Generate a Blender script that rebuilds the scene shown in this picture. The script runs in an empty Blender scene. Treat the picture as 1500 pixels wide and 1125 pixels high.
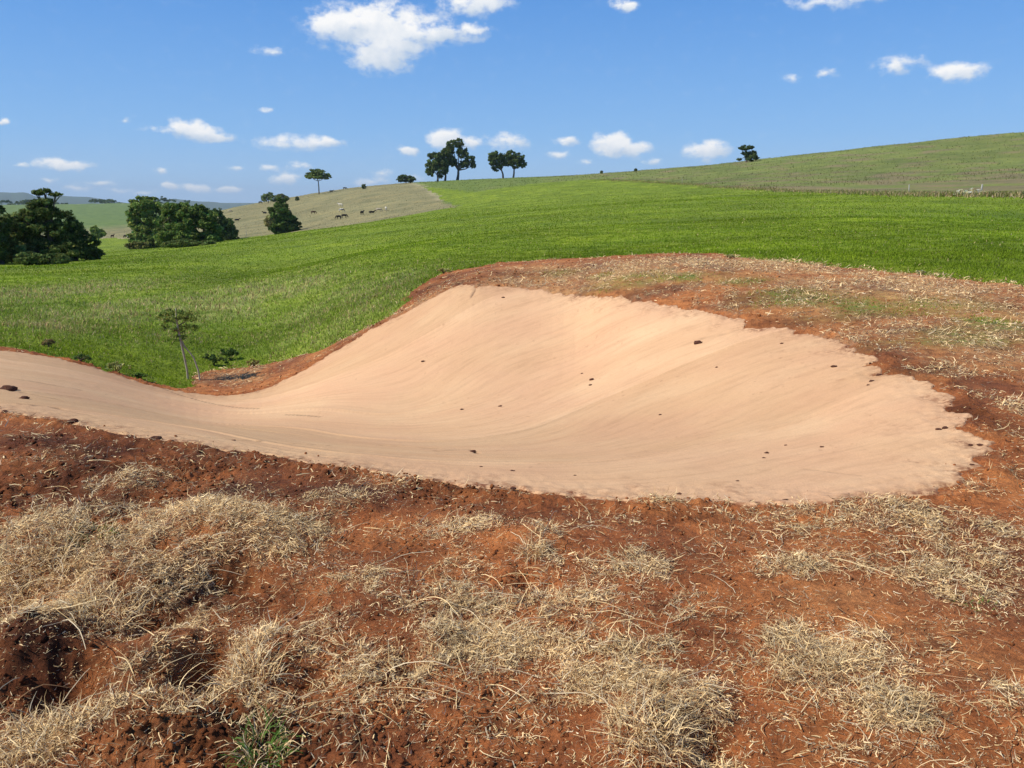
import bpy, bmesh, math, random
import numpy as np
from mathutils import Vector, Matrix, Euler

random.seed(7)
rng = np.random.default_rng(11)
scene = bpy.context.scene
COL = scene.collection
PI = math.pi
R_ = math.radians

# ------------------------------------------------------------------ camera
W0, H0, F0 = 1500.0, 1125.0, 1133.0
EYE = 1.65
PITCH = math.atan((562.5 - 295.0) / F0)
cam_d = bpy.data.cameras.new('camera')
cam = bpy.data.objects.new('camera', cam_d)
COL.objects.link(cam)
cam.location = (0, 0, EYE)
cam.rotation_euler = (PI / 2 - PITCH, 0, 0)
cam_d.sensor_fit = 'HORIZONTAL'
cam_d.sensor_width = 36.0
cam_d.lens = 36.0 * F0 / W0
cam_d.clip_start = 0.05
cam_d.clip_end = 60000
scene.camera = cam

# ------------------------------------------------------------------ exposure
vs = scene.view_settings
vs.view_transform = 'Standard'
vs.look = 'None'
vs.exposure = 0.0
vs.gamma = 1.0
vs.use_curve_mapping = False

# ------------------------------------------------------------------ sun and sky
SUN_EL, SUN_AZ = 49.0, -108.0        # azimuth from +Y towards +X
sun_d = bpy.data.lights.new('sun', 'SUN')
sun = bpy.data.objects.new('sun', sun_d)
COL.objects.link(sun)
sun_d.energy = 5.0
sun_d.angle = R_(0.5)
sun_d.color = (1.0, 0.94, 0.83)
sv = Vector((math.sin(R_(SUN_AZ)) * math.cos(R_(SUN_EL)), math.cos(R_(SUN_AZ)) * math.cos(R_(SUN_EL)), math.sin(R_(SUN_EL))))
sun.rotation_euler = sv.to_track_quat('Z', 'Y').to_euler()
sun.location = sv * 100

world = bpy.data.worlds.new('World')
scene.world = world
world.use_nodes = True


def ray(u, v):
    dx, dy = u - W0 / 2, v - H0 / 2
    X = dx
    Y = F0 * math.cos(PITCH) - dy * math.sin(PITCH)
    Z = -F0 * math.sin(PITCH) - dy * math.cos(PITCH)
    return X, Y, Z


def build_world():
    nt = world.node_tree
    nt.nodes.clear()
    N, L = nt.nodes.new, nt.links.new
    out = N('ShaderNodeOutputWorld')
    sky = N('ShaderNodeTexSky')
    sky.sky_type = 'NISHITA'
    sky.sun_disc = False
    sky.sun_elevation = R_(SUN_EL)
    sky.sun_rotation = R_(SUN_AZ)
    sky.altitude = 1500
    sky.air_density = 1.0
    sky.dust_density = 0.08
    sky.ozone_density = 3.2
    bg = N('ShaderNodeBackground')
    bg.inputs[1].default_value = SKY_STRENGTH
    hs = N('ShaderNodeHueSaturation'); hs.inputs['Saturation'].default_value = 1.25; L(sky.outputs[0], hs.inputs['Color'])
    tc = N('ShaderNodeTexCoord')
    sep = N('ShaderNodeSeparateXYZ')
    L(tc.outputs['Generated'], sep.inputs[0])

    def M(op, a, b=None, c=None, clamp=False):
        n = N('ShaderNodeMath'); n.operation = op; n.use_clamp = clamp
        for i, s in enumerate((a, b, c)):
            if s is None: continue
            if isinstance(s, (int, float)): n.inputs[i].default_value = s
            else: L(s, n.inputs[i])
        return n.outputs[0]
    az = M('ARCTAN2', sep.outputs[0], sep.outputs[1])
    el = M('ARCSINE', sep.outputs[2])
    cr = N('ShaderNodeValToRGB'); L(M('MULTIPLY', el, 2.0, clamp=True), cr.inputs[0])
    e_ = cr.color_ramp.elements
    for i, (q, c) in enumerate(((0, (.35, .555, .84)), (.45, (.125, .34, .80)))):
        e_[i].position = q; e_[i].color = (*c, 1)
    n_ = e_.new(1.0); n_.color = (.045, .17, .60, 1); n_ = e_.new(.16); n_.color = (.235, .47, .85, 1)
    sc_ = N('ShaderNodeVectorMath'); sc_.operation = 'SCALE'; L(cr.outputs[0], sc_.inputs[0]); sc_.inputs['Scale'].default_value = 1.0 / SKY_STRENGTH
    mk = N('ShaderNodeMix'); mk.data_type = 'RGBA'; L(M('SUBTRACT', .92, M('MULTIPLY', el, .9, clamp=True)), mk.inputs[0])
    L(hs.outputs[0], mk.inputs[6]); L(sc_.outputs[0], mk.inputs[7]); L(mk.outputs[2], bg.inputs[0])
    p = N('ShaderNodeCombineXYZ'); L(az, p.inputs[0]); L(el, p.inputs[1])
    # warp
    nz = N('ShaderNodeTexNoise'); nz.inputs['Scale'].default_value = 16; nz.inputs['Detail'].default_value = 4
    nz.inputs['Roughness'].default_value = 0.6
    L(p.outputs[0], nz.inputs['Vector'])
    w1 = N('ShaderNodeVectorMath'); w1.operation = 'SUBTRACT'; L(nz.outputs['Color'], w1.inputs[0]); w1.inputs[1].default_value = (.5, .5, .5)
    w2 = N('ShaderNodeVectorMath'); w2.operation = 'MULTIPLY'; L(w1.outputs[0], w2.inputs[0]); w2.inputs[1].default_value = (.045, .022, 0)
    w3 = N('ShaderNodeVectorMath'); w3.operation = 'ADD'; L(w2.outputs[0], w3.inputs[0]); L(p.outputs[0], w3.inputs[1])
    P = w3.outputs[0]
    A = None; B = None
    clouds = [  # u, v, half width, half height, strength
        (560, 42, 95, 36, 1.0), (500, 38, 45, 24, 1.0), (560, 82, 50, 22, .9), (650, 48, 55, 14, .8), (692, 40, 26, 9, .6),
        (545, 8, 50, 12, .35), (700, 4, 52, 16, .85), (911, 5, 15, 10, .8), (1225, 2, 90, 12, .45), (400, 73, 34, 9, .33),
        (283, 190, 32, 13, 1.0), (312, 199, 30, 8, .9), (250, 194, 30, 6, .5), (440, 209, 68, 10, .65), (478, 207, 26, 8, .9),
        (95, 241, 38, 8, .95), (32, 244, 13, 4, .6), (190, 180, 16, 5, .4), (394, 161, 11, 5, .35),
        (120, 273, 28, 5, .5), (253, 273, 16, 6, .9), (290, 276, 22, 6, .8), (330, 279, 26, 5, .9), (420, 258, 22, 8, .75),
        (440, 243, 20, 8, .4), (350, 245, 20, 5, .4), (232, 253, 14, 4, .5), (595, 221, 20, 6, .85),
        (650, 205, 22, 13, 1.0), (688, 211, 24, 9, .7), (745, 210, 38, 14, .55), (828, 209, 17, 8, .7), (820, 228, 20, 5, .45),
        (898, 212, 30, 16, 1.15), (925, 220, 28, 10, .9), (857, 239, 12, 5, .45), (1037, 222, 31, 13, 1.05), (1322, 95, 36, 14, .62),
        (1404, 107, 46, 13, .85), (1160, 113, 16, 6, .35), (1215, 104, 18, 7, .42), (545, 262, 30, 8, .45), (2, 178, 8, 6, .8),
        
        (150, 268, 26, 5, .45), (70, 262, 20, 4, .4), (180, 278, 22, 4, .4), (215, 283, 26, 4, .4), (400, 245, 18, 5, .4), (560, 250, 22, 6, .4), (610, 262, 20, 6, .4), 
        (960, 235, 20, 5, .35), (-160, 190, 90, 24, 1.0)]
    for (u, v, hw, hh, s) in clouds:
        s = .23 + .77 * s
        hw *= 1.08; hh *= 1.12
        X, Y, Z = ray(u, v)
        a0 = math.atan2(X, Y); e0 = math.asin(Z / math.sqrt(X * X + Y * Y + Z * Z))
        X1, Y1, Z1 = ray(u + hw, v); X2, Y2, Z2 = ray(u, v - hh)
        sa = abs(math.atan2(X1, Y1) - a0) * 1.4
        se = abs(math.asin(Z2 / math.sqrt(X2 * X2 + Y2 * Y2 + Z2 * Z2)) - e0) * 1.5
        sb = N('ShaderNodeVectorMath'); sb.operation = 'SUBTRACT'; L(P, sb.inputs[0]); sb.inputs[1].default_value = (a0, e0, 0)
        ml = N('ShaderNodeVectorMath'); ml.operation = 'MULTIPLY'; L(sb.outputs[0], ml.inputs[0]); ml.inputs[1].default_value = (1 / sa, 1 / se, 0)
        ln = N('ShaderNodeVectorMath'); ln.operation = 'LENGTH'; L(ml.outputs[0], ln.inputs[0])
        c = M('MULTIPLY', M('SUBTRACT', 1.0, ln.outputs['Value'], clamp=True), s)
        dt = N('ShaderNodeVectorMath'); dt.operation = 'DOT_PRODUCT'; L(ml.outputs[0], dt.inputs[0]); dt.inputs[1].default_value = (-.35, 1, 0)
        b = M('MULTIPLY', c, dt.outputs['Value'])
        A = c if A is None else M('SMOOTH_MAX', A, c, 0.12)
        B = b if B is None else M('ADD', B, b)
    A = M('SUBTRACT', A, 0.05, clamp=True)
    n2 = N('ShaderNodeTexNoise'); n2.inputs['Scale'].default_value = 55; n2.inputs['Detail'].default_value = 9
    n2.inputs['Roughness'].default_value = 0.58
    mp = N('ShaderNodeMapping'); mp.inputs['Scale'].default_value = (1, 1.5, 1); L(p.outputs[0], mp.inputs[0]); L(mp.outputs[0], n2.inputs['Vector'])
    dens = M('ADD', A, M('MULTIPLY', M('SUBTRACT', n2.outputs['Fac'], 0.5), 1.45))
    gate = N('ShaderNodeMapRange'); gate.interpolation_type = 'SMOOTHSTEP'
    gate.inputs[1].default_value = 0.0; gate.inputs[2].default_value = 0.16; L(A, gate.inputs[0])
    mr = N('ShaderNodeMapRange'); mr.interpolation_type = 'SMOOTHSTEP'
    mr.inputs[1].default_value = 0.05; mr.inputs[2].default_value = 0.62; L(dens, mr.inputs[0])
    alpha = M('MULTIPLY', mr.outputs[0], gate.outputs[0])
    alpha = M('MULTIPLY', alpha, M('MULTIPLY_ADD', M('MULTIPLY', A, 2.2, clamp=True), .65, .35))
    # shading: sunlit upper left, blue grey base
    n3 = N('ShaderNodeTexNoise'); n3.inputs['Scale'].default_value = 55; n3.inputs['Detail'].default_value = 6
    L(p.outputs[0], n3.inputs['Vector'])
    rel = M('DIVIDE', B, M('ADD', A, 0.05))
    sh = M('ADD', M('MULTIPLY_ADD', rel, 1.1, 0.66), M('MULTIPLY', M('SUBTRACT', n3.outputs['Fac'], .5), 1.1), clamp=True)
    mx = N('ShaderNodeMix'); mx.data_type = 'RGBA'
    mx.inputs[6].default_value = (0.58, 0.68, 0.82, 1); mx.inputs[7].default_value = (1.0, 1.0, 1.0, 1)
    L(sh, mx.inputs[0])
    bg2 = N('ShaderNodeBackground'); L(mx.outputs[2], bg2.inputs[0]); bg2.inputs[1].default_value = 1.0
    ms = N('ShaderNodeMixShader'); L(alpha, ms.inputs[0]); L(bg.outputs[0], ms.inputs[1]); L(bg2.outputs[0], ms.inputs[2])
    L(ms.outputs[0], out.inputs[0])


SKY_STRENGTH = 0.145
build_world()

# ------------------------------------------------------------------ noise
_perm = np.random.default_rng(5).permutation(1024)
_grad = np.random.default_rng(6).normal(size=(1024, 2))
_grad /= np.linalg.norm(_grad, axis=1)[:, None]


def perlin(x, y, seed=0):
    x = np.asarray(x, float) + seed * 17.31; y = np.asarray(y, float) + seed * 9.73
    xi = np.floor(x).astype(np.int64); yi = np.floor(y).astype(np.int64)
    xf = x - xi; yf = y - yi

    def g(ix, iy, dx, dy):
        h = _perm[(_perm[ix & 1023] + iy) & 1023]
        return _grad[h, 0] * dx + _grad[h, 1] * dy
    uu = xf * xf * xf * (xf * (xf * 6 - 15) + 10); vv = yf * yf * yf * (yf * (yf * 6 - 15) + 10)
    a = g(xi, yi, xf, yf); b = g(xi + 1, yi, xf - 1, yf); c = g(xi, yi + 1, xf, yf - 1); d = g(xi + 1, yi + 1, xf - 1, yf - 1)
    return ((a + uu * (b - a)) * (1 - vv) + (c + uu * (d - c)) * vv) * 1.5


def fbm(x, y, o=4, seed=0, gain=.5):
    s = 0; a = 1; t = 0
    for i in range(o):
        s = s + a * perlin(x * 2 ** i, y * 2 ** i, seed + i * 3); t += a; a *= gain
    return s / t


def smooth(a, b, x):
    t = np.clip((x - a) / (b - a), 0, 1)
    return t * t * (3 - 2 * t)


# ------------------------------------------------------------------ terrain surface: z / r as a smooth sheet over (azimuth, ln r)
CPS = []


def DM(Y):
    t = min(max((Y - 45) / 65, 0), 1)
    return Y * (1 + 1.4 * t * t * (3 - 2 * t))


def cp(u, v, Y=None, z=None):
    X, Yr, Z = ray(u, v)
    if Y is None: Y = (z - EYE) / (Z / Yr)
    else: Y = DM(Y)
    x = X / Yr * Y; zz = EYE + Z / Yr * Y
    r = math.hypot(x, Y)
    CPS.append((math.atan2(X, Yr), math.log(r), zz / r))


def cz(u, Y, z):
    a = math.atan2(u - W0 / 2, F0)
    CPS.append((a, math.log(Y / math.cos(a)), z / (Y / math.cos(a))))


for u in (-350, 0, 400, 750, 1100, 1500, 1850):
    cz(u, 0.5, 0); cz(u, 1.2, 0)
    cp(u, 1125, z=0.0); cp(u, 930, z=0.0)
for a in ((0, 605, -.05), (250, 650, -.02), (500, 690, 0), (750, 727, 0), (1000, 740, 0), (1220, 748, 0), (1450, 650, .05), (1850, 600, .1),
          (-350, 565, -.1), (300, 800, .03), (0, 750, .02), (1300, 545, .10), (1500, 600, .10), (1100, 478, .15), (900, 436, .2), (690, 415, .2), (1500, 560, .12),
          (1700, 520, .2), (950, 372, .35), (1300, 397, .5), (1500, 418, .5), (1850, 440, .5)):
    cp(a[0], a[1], z=a[2])
for a in ((330, 579, 12), (600, 600, 9), (850, 500, 11), (1000, 600, 7.4), (800, 650, 6.3), (300, 620, 8.8), (0, 514, 11.2), (0, 560, 8.2),
          (150, 545, 11.5), (500, 640, 7.4), (1200, 620, 6.2), (-350, 500, 10.5), (500, 560, 10.8), (640, 402, 17.8), (750, 385, 20),
          (750, 330, 50), (750, 290, 100), (750, 261, 210),
          (500, 505, 13.6), (500, 440, 19), (500, 380, 30), (500, 332, 80), (500, 300, 150), (500, 278, 220),
          (270, 566, 12.6), (270, 500, 16), (270, 440, 23), (270, 390, 40), (270, 360, 85), (270, 345, 130), (270, 320, 300), (270, 302, 800),
          (0, 470, 15), (0, 430, 24), (0, 392, 60), (0, 355, 150), (0, 325, 350), (0, 302, 850),
          (-350, 460, 15), (-350, 420, 24), (-350, 385, 60), (-350, 350, 150), (-350, 320, 350), (-350, 303, 850),
          (150, 345, 200), (150, 322, 350), (150, 301, 850), (150, 370, 95),
          (380, 570, 12.4), (380, 535, 14.5), (380, 470, 20), (380, 400, 38), (380, 346, 110), (380, 322, 160), (380, 297, 240),
          (330, 347, 120), (330, 307, 250), (600, 315, 100), (600, 268, 215), (900, 253, 200),
          (1000, 320, 45), (1000, 268, 110), (1000, 245, 190), (1200, 330, 30), (1200, 280, 80), (1200, 225, 165),
          (1500, 340, 25), (1500, 287, 60), (1500, 240, 100), (1500, 195, 150), (1850, 350, 25), (1850, 290, 60), (1850, 185, 150)):
    cp(a[0], a[1], Y=a[2])
for u, z1, z2 in ((330, -8, -14), (380, -5, -14), (500, -2, -14), (600, 1, -12), (750, 4, -10), (900, 5, -10), (1200, 8, -8), (1500, 11, -5), (1850, 11, -5)):
    cz(u, 912, z1 * 2.4); cz(u, 1920, z2 * 2.4)
for u in (-350, 0, 270, 500, 750, 1100, 1500, 1850):
    cz(u, 4000, -75); cz(u, 7500, -90); cz(u, 12000, -95); cz(u, 20000, -110)
CPS = np.array(CPS)
KA = 2.2


def tps_fit(P, V, lam=1e-4):
    n = len(P)
    d = np.linalg.norm(P[:, None] - P[None], axis=2)
    K = np.where(d > 0, d * d * np.log(d + 1e-12), 0) + lam * np.eye(n)
    Q = np.hstack([np.ones((n, 1)), P])
    A = np.zeros((n + 3, n + 3)); A[:n, :n] = K; A[:n, n:] = Q; A[n:, :n] = Q.T
    return np.linalg.solve(A, np.concatenate([V, np.zeros(3)]))


def tps_eval(c, P, X):
    out = np.empty(len(X)); n = len(P)
    for s in range(0, len(X), 60000):
        x = X[s:s + 60000]
        d2 = (x[:, None, 0] - P[None, :, 0]) ** 2 + (x[:, None, 1] - P[None, :, 1]) ** 2
        out[s:s + 60000] = (0.5 * d2 * np.log(d2 + 1e-20)) @ c[:n] + c[n] + x @ c[n + 1:]
    return out


TP = np.column_stack([CPS[:, 0] * KA, CPS[:, 1]])
TC = tps_fit(TP, CPS[:, 2])
AZL = R_(46)


def base_RT(az, lr):
    """z / r of the smooth terrain"""
    az = np.asarray(az, float).ravel(); lr = np.asarray(lr, float).ravel()
    a = np.clip(az, -AZL, AZL)
    v = tps_eval(TC, TP, np.column_stack([a * KA, lr]))
    m = np.abs(az) > AZL
    if m.any():
        o = tps_eval(TC, TP, np.column_stack([-a[m] * KA, lr[m]]))
        w = 0.5 * smooth(AZL, PI, np.abs(az[m]))
        v[m] = v[m] * (1 - w) + o * w
    return v * smooth(-1.0, 0.3, lr)


def smooth_z(x, y):
    x = np.atleast_1d(np.asarray(x, float)); y = np.atleast_1d(np.asarray(y, float))
    r = np.hypot(x, y)
    return base_RT(np.arctan2(x, y), np.log(r)) * r


def pix(u, v, rmin=1.0, rmax=3600.0):
    """first point of the ground seen along a direction"""
    X, Y, Z = ray(u, v)
    T = Z / math.hypot(X, Y); a = math.atan2(X, Y)
    lr = np.linspace(math.log(rmin), math.log(rmax), 1600)
    z = base_RT(np.full_like(lr, a), lr); rr = np.exp(lr)
    g = (z * rr - EYE) / rr - T
    i = np.argmax(g >= 0)
    if g[i] < 0: i = int(np.argmax(g))
    if i > 0 and g[i] >= 0 and g[i - 1] < 0:
        t = -g[i - 1] / (g[i] - g[i - 1]); l = lr[i - 1] + t * (lr[i] - lr[i - 1])
    else: l = lr[i]
    r = math.exp(l)
    return r * math.sin(a), r * math.cos(a)


def poly_world(pts, dense=6):
    out = []
    for i in range(len(pts)):
        out.append(pix(*pts[i]))
    return np.array(out)


def inside(poly, x, y):
    """signed plan distance to a polygon: positive inside (distance clipped near the edge only)"""
    x = np.asarray(x); y = np.asarray(y)
    c = np.zeros(x.shape, bool); dmin = np.full(x.shape, 1e9)
    n = len(poly)
    for i in range(n):
        x1, y1 = poly[i]; x2, y2 = poly[(i + 1) % n]
        cond = ((y1 > y) != (y2 > y))
        with np.errstate(divide='ignore', invalid='ignore'):
            xi = (x2 - x1) * (y - y1) / ((y2 - y1) if y2 != y1 else 1e-9) + x1
        c ^= cond & (x < xi)
        dx, dy = x2 - x1, y2 - y1; L2 = dx * dx + dy * dy + 1e-12
        t = np.clip(((x - x1) * dx + (y - y1) * dy) / L2, 0, 1)
        dmin = np.minimum(dmin, np.hypot(x - x1 - t * dx, y - y1 - t * dy))
    return np.where(c, dmin, -dmin)


FAB = poly_world([(-350, 478), (-150, 492), (0, 514), (80, 525), (150, 543), (210, 562), (270, 575), (330, 580), (380, 573), (430, 551), (480, 522), (540, 485),
                  (600, 455), (650, 427), (685, 415), (700, 421), (720, 418), (790, 424), (850, 432), (920, 436), (985, 447), (1040, 457), (1078, 466), (1098, 470),
                  (1102, 481), (1150, 481), (1200, 492), (1230, 500), (1258, 514), (1290, 530), (1296, 549), (1340, 553), (1368, 565), (1398, 584), (1396, 604),
                  (1426, 612), (1410, 630), (1460, 650), (1448, 684), (1420, 692), (1425, 705), (1375, 720), (1330, 738), (1220, 749), (1100, 742), (950, 738),
                  (800, 728), (680, 715), (600, 705), (520, 690), (450, 681), (380, 670), (300, 659), (200, 645), (100, 620), (50, 612), (0, 605), (-350, 562)])
GR = [(0, 509), (60, 520), (150, 540), (250, 568), (272, 566), (290, 552), (312, 541), (345, 538), (400, 532), (450, 520), (500, 496), (560, 466),
      (600, 436), (622, 412), (645, 401), (700, 391), (740, 384), (800, 380), (860, 378), (950, 372), (1100, 378), (1250, 392), (1330, 401), (1420, 410), (1500, 419)]
gw = [pix(u, v) for u, v in GR]
SOIL = np.array([(-60, 9.0), (-9, 10.6)] + gw + [(14, 10.0), (60, 5), (60, -60), (-60, -60)])
DRY = np.array([pix(140, 349), pix(200, 351), pix(330, 350), pix(400, 343), pix(480, 334), pix(560, 322), pix(620, 312), pix(672, 303)] +
               [pix(640, 284), pix(612, 270), (-108, 720), (-720, 2160), (-1000, 1340)])
OLV = np.array([pix(560, 270), pix(700, 281), pix(800, 268), pix(880, 262), pix(1000, 268), pix(1100, 277), pix(1300, 283), pix(1500, 287), (140, 110), (1440, 720), (480, 2160), (-240, 2160)])

# ------------------------------------------------------------------ terrain grid
ang = np.concatenate([np.linspace(-PI, -R_(50), 110, endpoint=False), np.linspace(-R_(50), R_(50), 1350), np.linspace(R_(50), PI, 110, endpoint=False)[1:]])
rad = np.exp(np.concatenate([np.linspace(math.log(.25), math.log(1.5), 40, endpoint=False), np.linspace(math.log(1.5), math.log(9), 460, endpoint=False),
                             np.linspace(math.log(9), math.log(40), 230, endpoint=False), np.linspace(math.log(40), math.log(20000), 300)]))
LR = np.log(rad)
NA, NR = len(ang), len(rad)
AA, RR = np.meshgrid(ang, rad)      # rows = radius
GX = RR * np.sin(AA); GY = RR * np.cos(AA)
# smooth part from a coarser evaluation
ca = np.concatenate([np.linspace(-PI, PI, 420)])
CA, CL = np.meshgrid(ca, np.linspace(LR[0], LR[-1], 420))
CZ = base_RT(CA, CL).reshape(CA.shape)


def bil(T, a, l):
    fa = np.clip((a + PI) / (2 * PI) * (T.shape[1] - 1), 0, T.shape[1] - 1.001); fl = np.clip((l - LR[0]) / (LR[-1] - LR[0]) * (T.shape[0] - 1), 0, T.shape[0] - 1.001)
    i = fa.astype(int); j = fl.astype(int); s = fa - i; t = fl - j
    return (T[j, i] * (1 - s) + T[j, i + 1] * s) * (1 - t) + (T[j + 1, i] * (1 - s) + T[j + 1, i + 1] * s) * t


def px_to_plan(lst):
    return [(pix(u, v), s) for (u, v, s) in lst]


# zone warps
def warp(x, y, amp, sc, seed):
    return x + amp * fbm(x / sc, y / sc, 3, seed), y + amp * fbm(x / sc, y / sc, 3, seed + 40)


def zone_fab(x, y):
    wx, wy = warp(x, y, .11, .26, 3)
    return inside(FAB, wx, wy) - .16 * np.clip(perlin(x / .19, y / .19, 19), 0, 1) ** 1.5 * smooth(-1, 1.5, x)


def zone_soil(x, y):
    wx, wy = warp(x, y, .55, .8, 9)
    return inside(SOIL, wx, wy)


near = RR < 40
FABD = np.full(GX.shape, -9.0); SOILD = np.full(GX.shape, -9.0)
FABD[near] = zone_fab(GX[near], GY[near]); SOILD[near] = zone_soil(GX[near], GY[near])

GZ = bil(CZ, AA, np.log(RR)) * RR
# mounds and hollows of the churned foreground: u, v, radius m, height m
BUMPS = [(60, 800, .30, .10), (300, 775, .28, .09), (385, 790, .22, .08), (340, 838, .17, -.16), (235, 905, .16, -.10), (70, 870, .22, -.09), (140, 850, .25, .07),
         (40, 960, .20, .13), (100, 1010, .12, -.12), (300, 985, .10, -.20), (240, 960, .16, .08), (200, 1060, .2, .06), (400, 960, .14, .06), (460, 1000, .09, -.05),
         (505, 735, .22, .06), (500, 765, .12, -.04), (205, 710, .14, .07), (215, 735, .1, -.03), (780, 790, .16, .06), (770, 850, .06, -.09), (805, 860, .05, -.07),
         (600, 975, .07, -.09), (640, 950, .1, .05), (940, 1085, .16, .07), (1040, 1090, .09, -.10), (1000, 1040, .14, .05),
         (1180, 990, .3, .04), (1340, 790, .35, .05), (1380, 818, .2, -.05), (1270, 760, .2, .05), (1210, 945, .1, -.04), (960, 800, .2, .03),
         (420, 900, .2, -.03), (560, 870, .2, .03), (700, 1000, .25, .03), (1490, 1040, .12, .06), (1500, 1010, .08, -.07),
         (370, 548, .35, .05), (310, 548, .3, .03), (1270, 430, .5, .06), (1010, 395, .9, .05), (1450, 480, .6, .05)]
soilm = smooth(-.05, .15, SOILD)
fabm = smooth(-.02, .10, FABD)
x, y = GX[near], GY[near]
rr = RR[near]
rough = fbm(x / .55, y / .55, 3, 21) * .045 + np.abs(fbm(x / .16, y / .16, 3, 25)) * .035
rough += (np.abs(fbm(x / .055, y / .055, 2, 31)) * .020) * smooth(14, 8, rr)
rough += np.clip(perlin(x / .035, y / .035, 35), 0, 1) * .010 * smooth(8, 5, rr)
ch = smooth(-.1, .5, fbm(x / .9, y / .9, 2, 77))         # how churned
dmp = np.zeros(x.shape)
for (u, v, hu, hv, s_) in [(120, 690, 260, 60, 1), (300, 850, 150, 60, 1), (60, 980, 120, 70, 1), (250, 1000, 200, 80, .9), (330, 1080, 200, 50, .9)]:
    c0 = pix(u, v); e0 = pix(u + hu, v); f0 = pix(u, v - hv); g0 = pix(u, v + hv)
    dmp = np.maximum(dmp, np.exp(-((x - c0[0]) / abs(e0[0] - c0[0])) ** 2 - ((y - c0[1]) / (abs(f0[1] - g0[1]) / 2)) ** 2))
rough *= (.26 + .80 * ch) * (.55 + 1.35 * dmp)
rough += dmp * (1 - np.abs(perlin(x / .11, y / .11, 71)) * 2) * .022
add = rough * soilm[near] * (1 - fabm[near])
for (u, v, s, h) in BUMPS:
    bx, by = pix(u, v)
    d = np.hypot(x - bx, (y - by) * .9) / s
    k = d < 2.6
    dd = d[k] * (1 + .35 * fbm(x[k] / .12, y[k] / .12, 2, 55))
    add[k] += h * np.exp(-dd ** 2 * 1.2)
# lip of loose earth along the blanket
lip = np.exp(-((FABD[near] + .10) / .09) ** 2) * (.022 + .05 * np.abs(fbm(x / .12, y / .12, 3, 61)))
add += lip
# hummocky pasture
add += (1 - soilm[near]) * fbm(x / 1.1, y / 1.1, 3, 87) * .07
GZ[near] += add
far = ~near
GZ[far] += fbm(GX[far] / 26, GY[far] / 26, 4, 14) * np.clip(RR[far] / 700, 0, 1.6) * smooth(40, 90, RR[far])
fade = smooth(25, 40, RR) * smooth(60, 40, RR)


def height(x, y):
    """height of the built ground at plan points"""
    x = np.atleast_1d(np.asarray(x, float)); y = np.atleast_1d(np.asarray(y, float))
    a = np.arctan2(x, y); r = np.clip(np.hypot(x, y), rad[0], rad[-2])
    i = np.clip(np.searchsorted(ang, a) - 1, 0, NA - 2); j = np.clip(np.searchsorted(rad, r) - 1, 0, NR - 2)
    s = np.clip((a - ang[i]) / (ang[i + 1] - ang[i]), 0, 1); t = (r - rad[j]) / (rad[j + 1] - rad[j])
    return (GZ[j, i] * (1 - s) + GZ[j, i + 1] * s) * (1 - t) + (GZ[j + 1, i] * (1 - s) + GZ[j + 1, i + 1] * s) * t


# ------------------------------------------------------------------ masks for litter and grass
def blobs(lst):
    out = []
    for (u, v, hu, hv, s) in lst:
        cx, cy = pix(u, v); ex, ey = pix(u + hu, v); fx, fy = pix(u, v - hv); gx, gy = pix(u, v + hv)
        out.append((cx, cy, max(.04, abs(ex - cx)), max(.04, abs(fy - gy) / 2), s))
    return out


STRAW = blobs([(1640, 800, 110, 40, .9), (1700, 950, 90, 50, .9), (1600, 1080, 80, 40, .7), (1650, 560, 120, 40, .8), (-130, 800, 110, 60, 1), (-150, 950, 100, 50, .9), (-90, 1080, 80, 50, .7), (60, 830, 110, 60, 1), (170, 800, 110, 28, .8), (340, 770, 110, 28, 1), (400, 800, 80, 22, .9), (90, 900, 100, 55, .9), (230, 850, 60, 35, .8),
               (30, 765, 60, 22, .8), (200, 990, 90, 25, .5), (360, 960, 45, 60, .9), (300, 900, 70, 22, .6), (70, 1080, 90, 40, .7), (250, 1050, 80, 40, .35),
               (470, 930, 50, 30, .6), (530, 850, 90, 18, .8), (420, 1050, 60, 50, .5), (470, 830, 60, 18, .6),
               (690, 775, 75, 16, .8), (790, 800, 30, 28, .9), (560, 995, 90, 35, .9), (740, 950, 90, 40, .95), (640, 880, 90, 22, .65), (830, 880, 90, 30, .8), (920, 830, 60, 22, .7),
               (900, 1000, 130, 30, .9), (960, 950, 70, 30, .6), (820, 985, 70, 20, .6), (1000, 1060, 60, 50, .8), (940, 1090, 50, 40, .9), (1150, 830, 50, 14, .8),
               (1300, 780, 110, 28, 1), (1400, 830, 110, 34, 1), (1450, 790, 80, 28, .8), (1460, 870, 60, 20, .9), (1200, 950, 90, 32, .9), (1180, 990, 90, 40, .8),
               (1260, 1040, 90, 30, .8), (1090, 1000, 60, 30, .6), (1150, 755, 90, 9, .8), (1010, 742, 50, 8, .7), (1330, 755, 60, 8, .7),
               (500, 738, 55, 10, .7), (190, 708, 50, 12, .6), (240, 750, 60, 12, .4), (560, 712, 50, 8, .4), (1480, 690, 50, 16, .5), (1490, 600, 22, 18, .9),
               (1030, 900, 60, 30, .5), (700, 830, 60, 18, .4), (1400, 720, 50, 9, .4), (1480, 1040, 40, 30, .5), (1300, 1100, 100, 25, .3),
               (1000, 390, 380, 14, .95), (1000, 420, 250, 8, .45), (1350, 420, 170, 22, 1), (1440, 450, 80, 18, .8), (1320, 480, 120, 24, .9), (1450, 510, 90, 30, .9), (1180, 430, 140, 20, .8),
               (1400, 540, 60, 14, .6), (850, 408, 120, 8, .35), (1230, 395, 90, 8, .7), (370, 545, 50, 14, .7), (420, 532, 30, 8, .5), (1215, 490, 20, 10, .7), (1330, 600, 20, 10, .0)])
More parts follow.
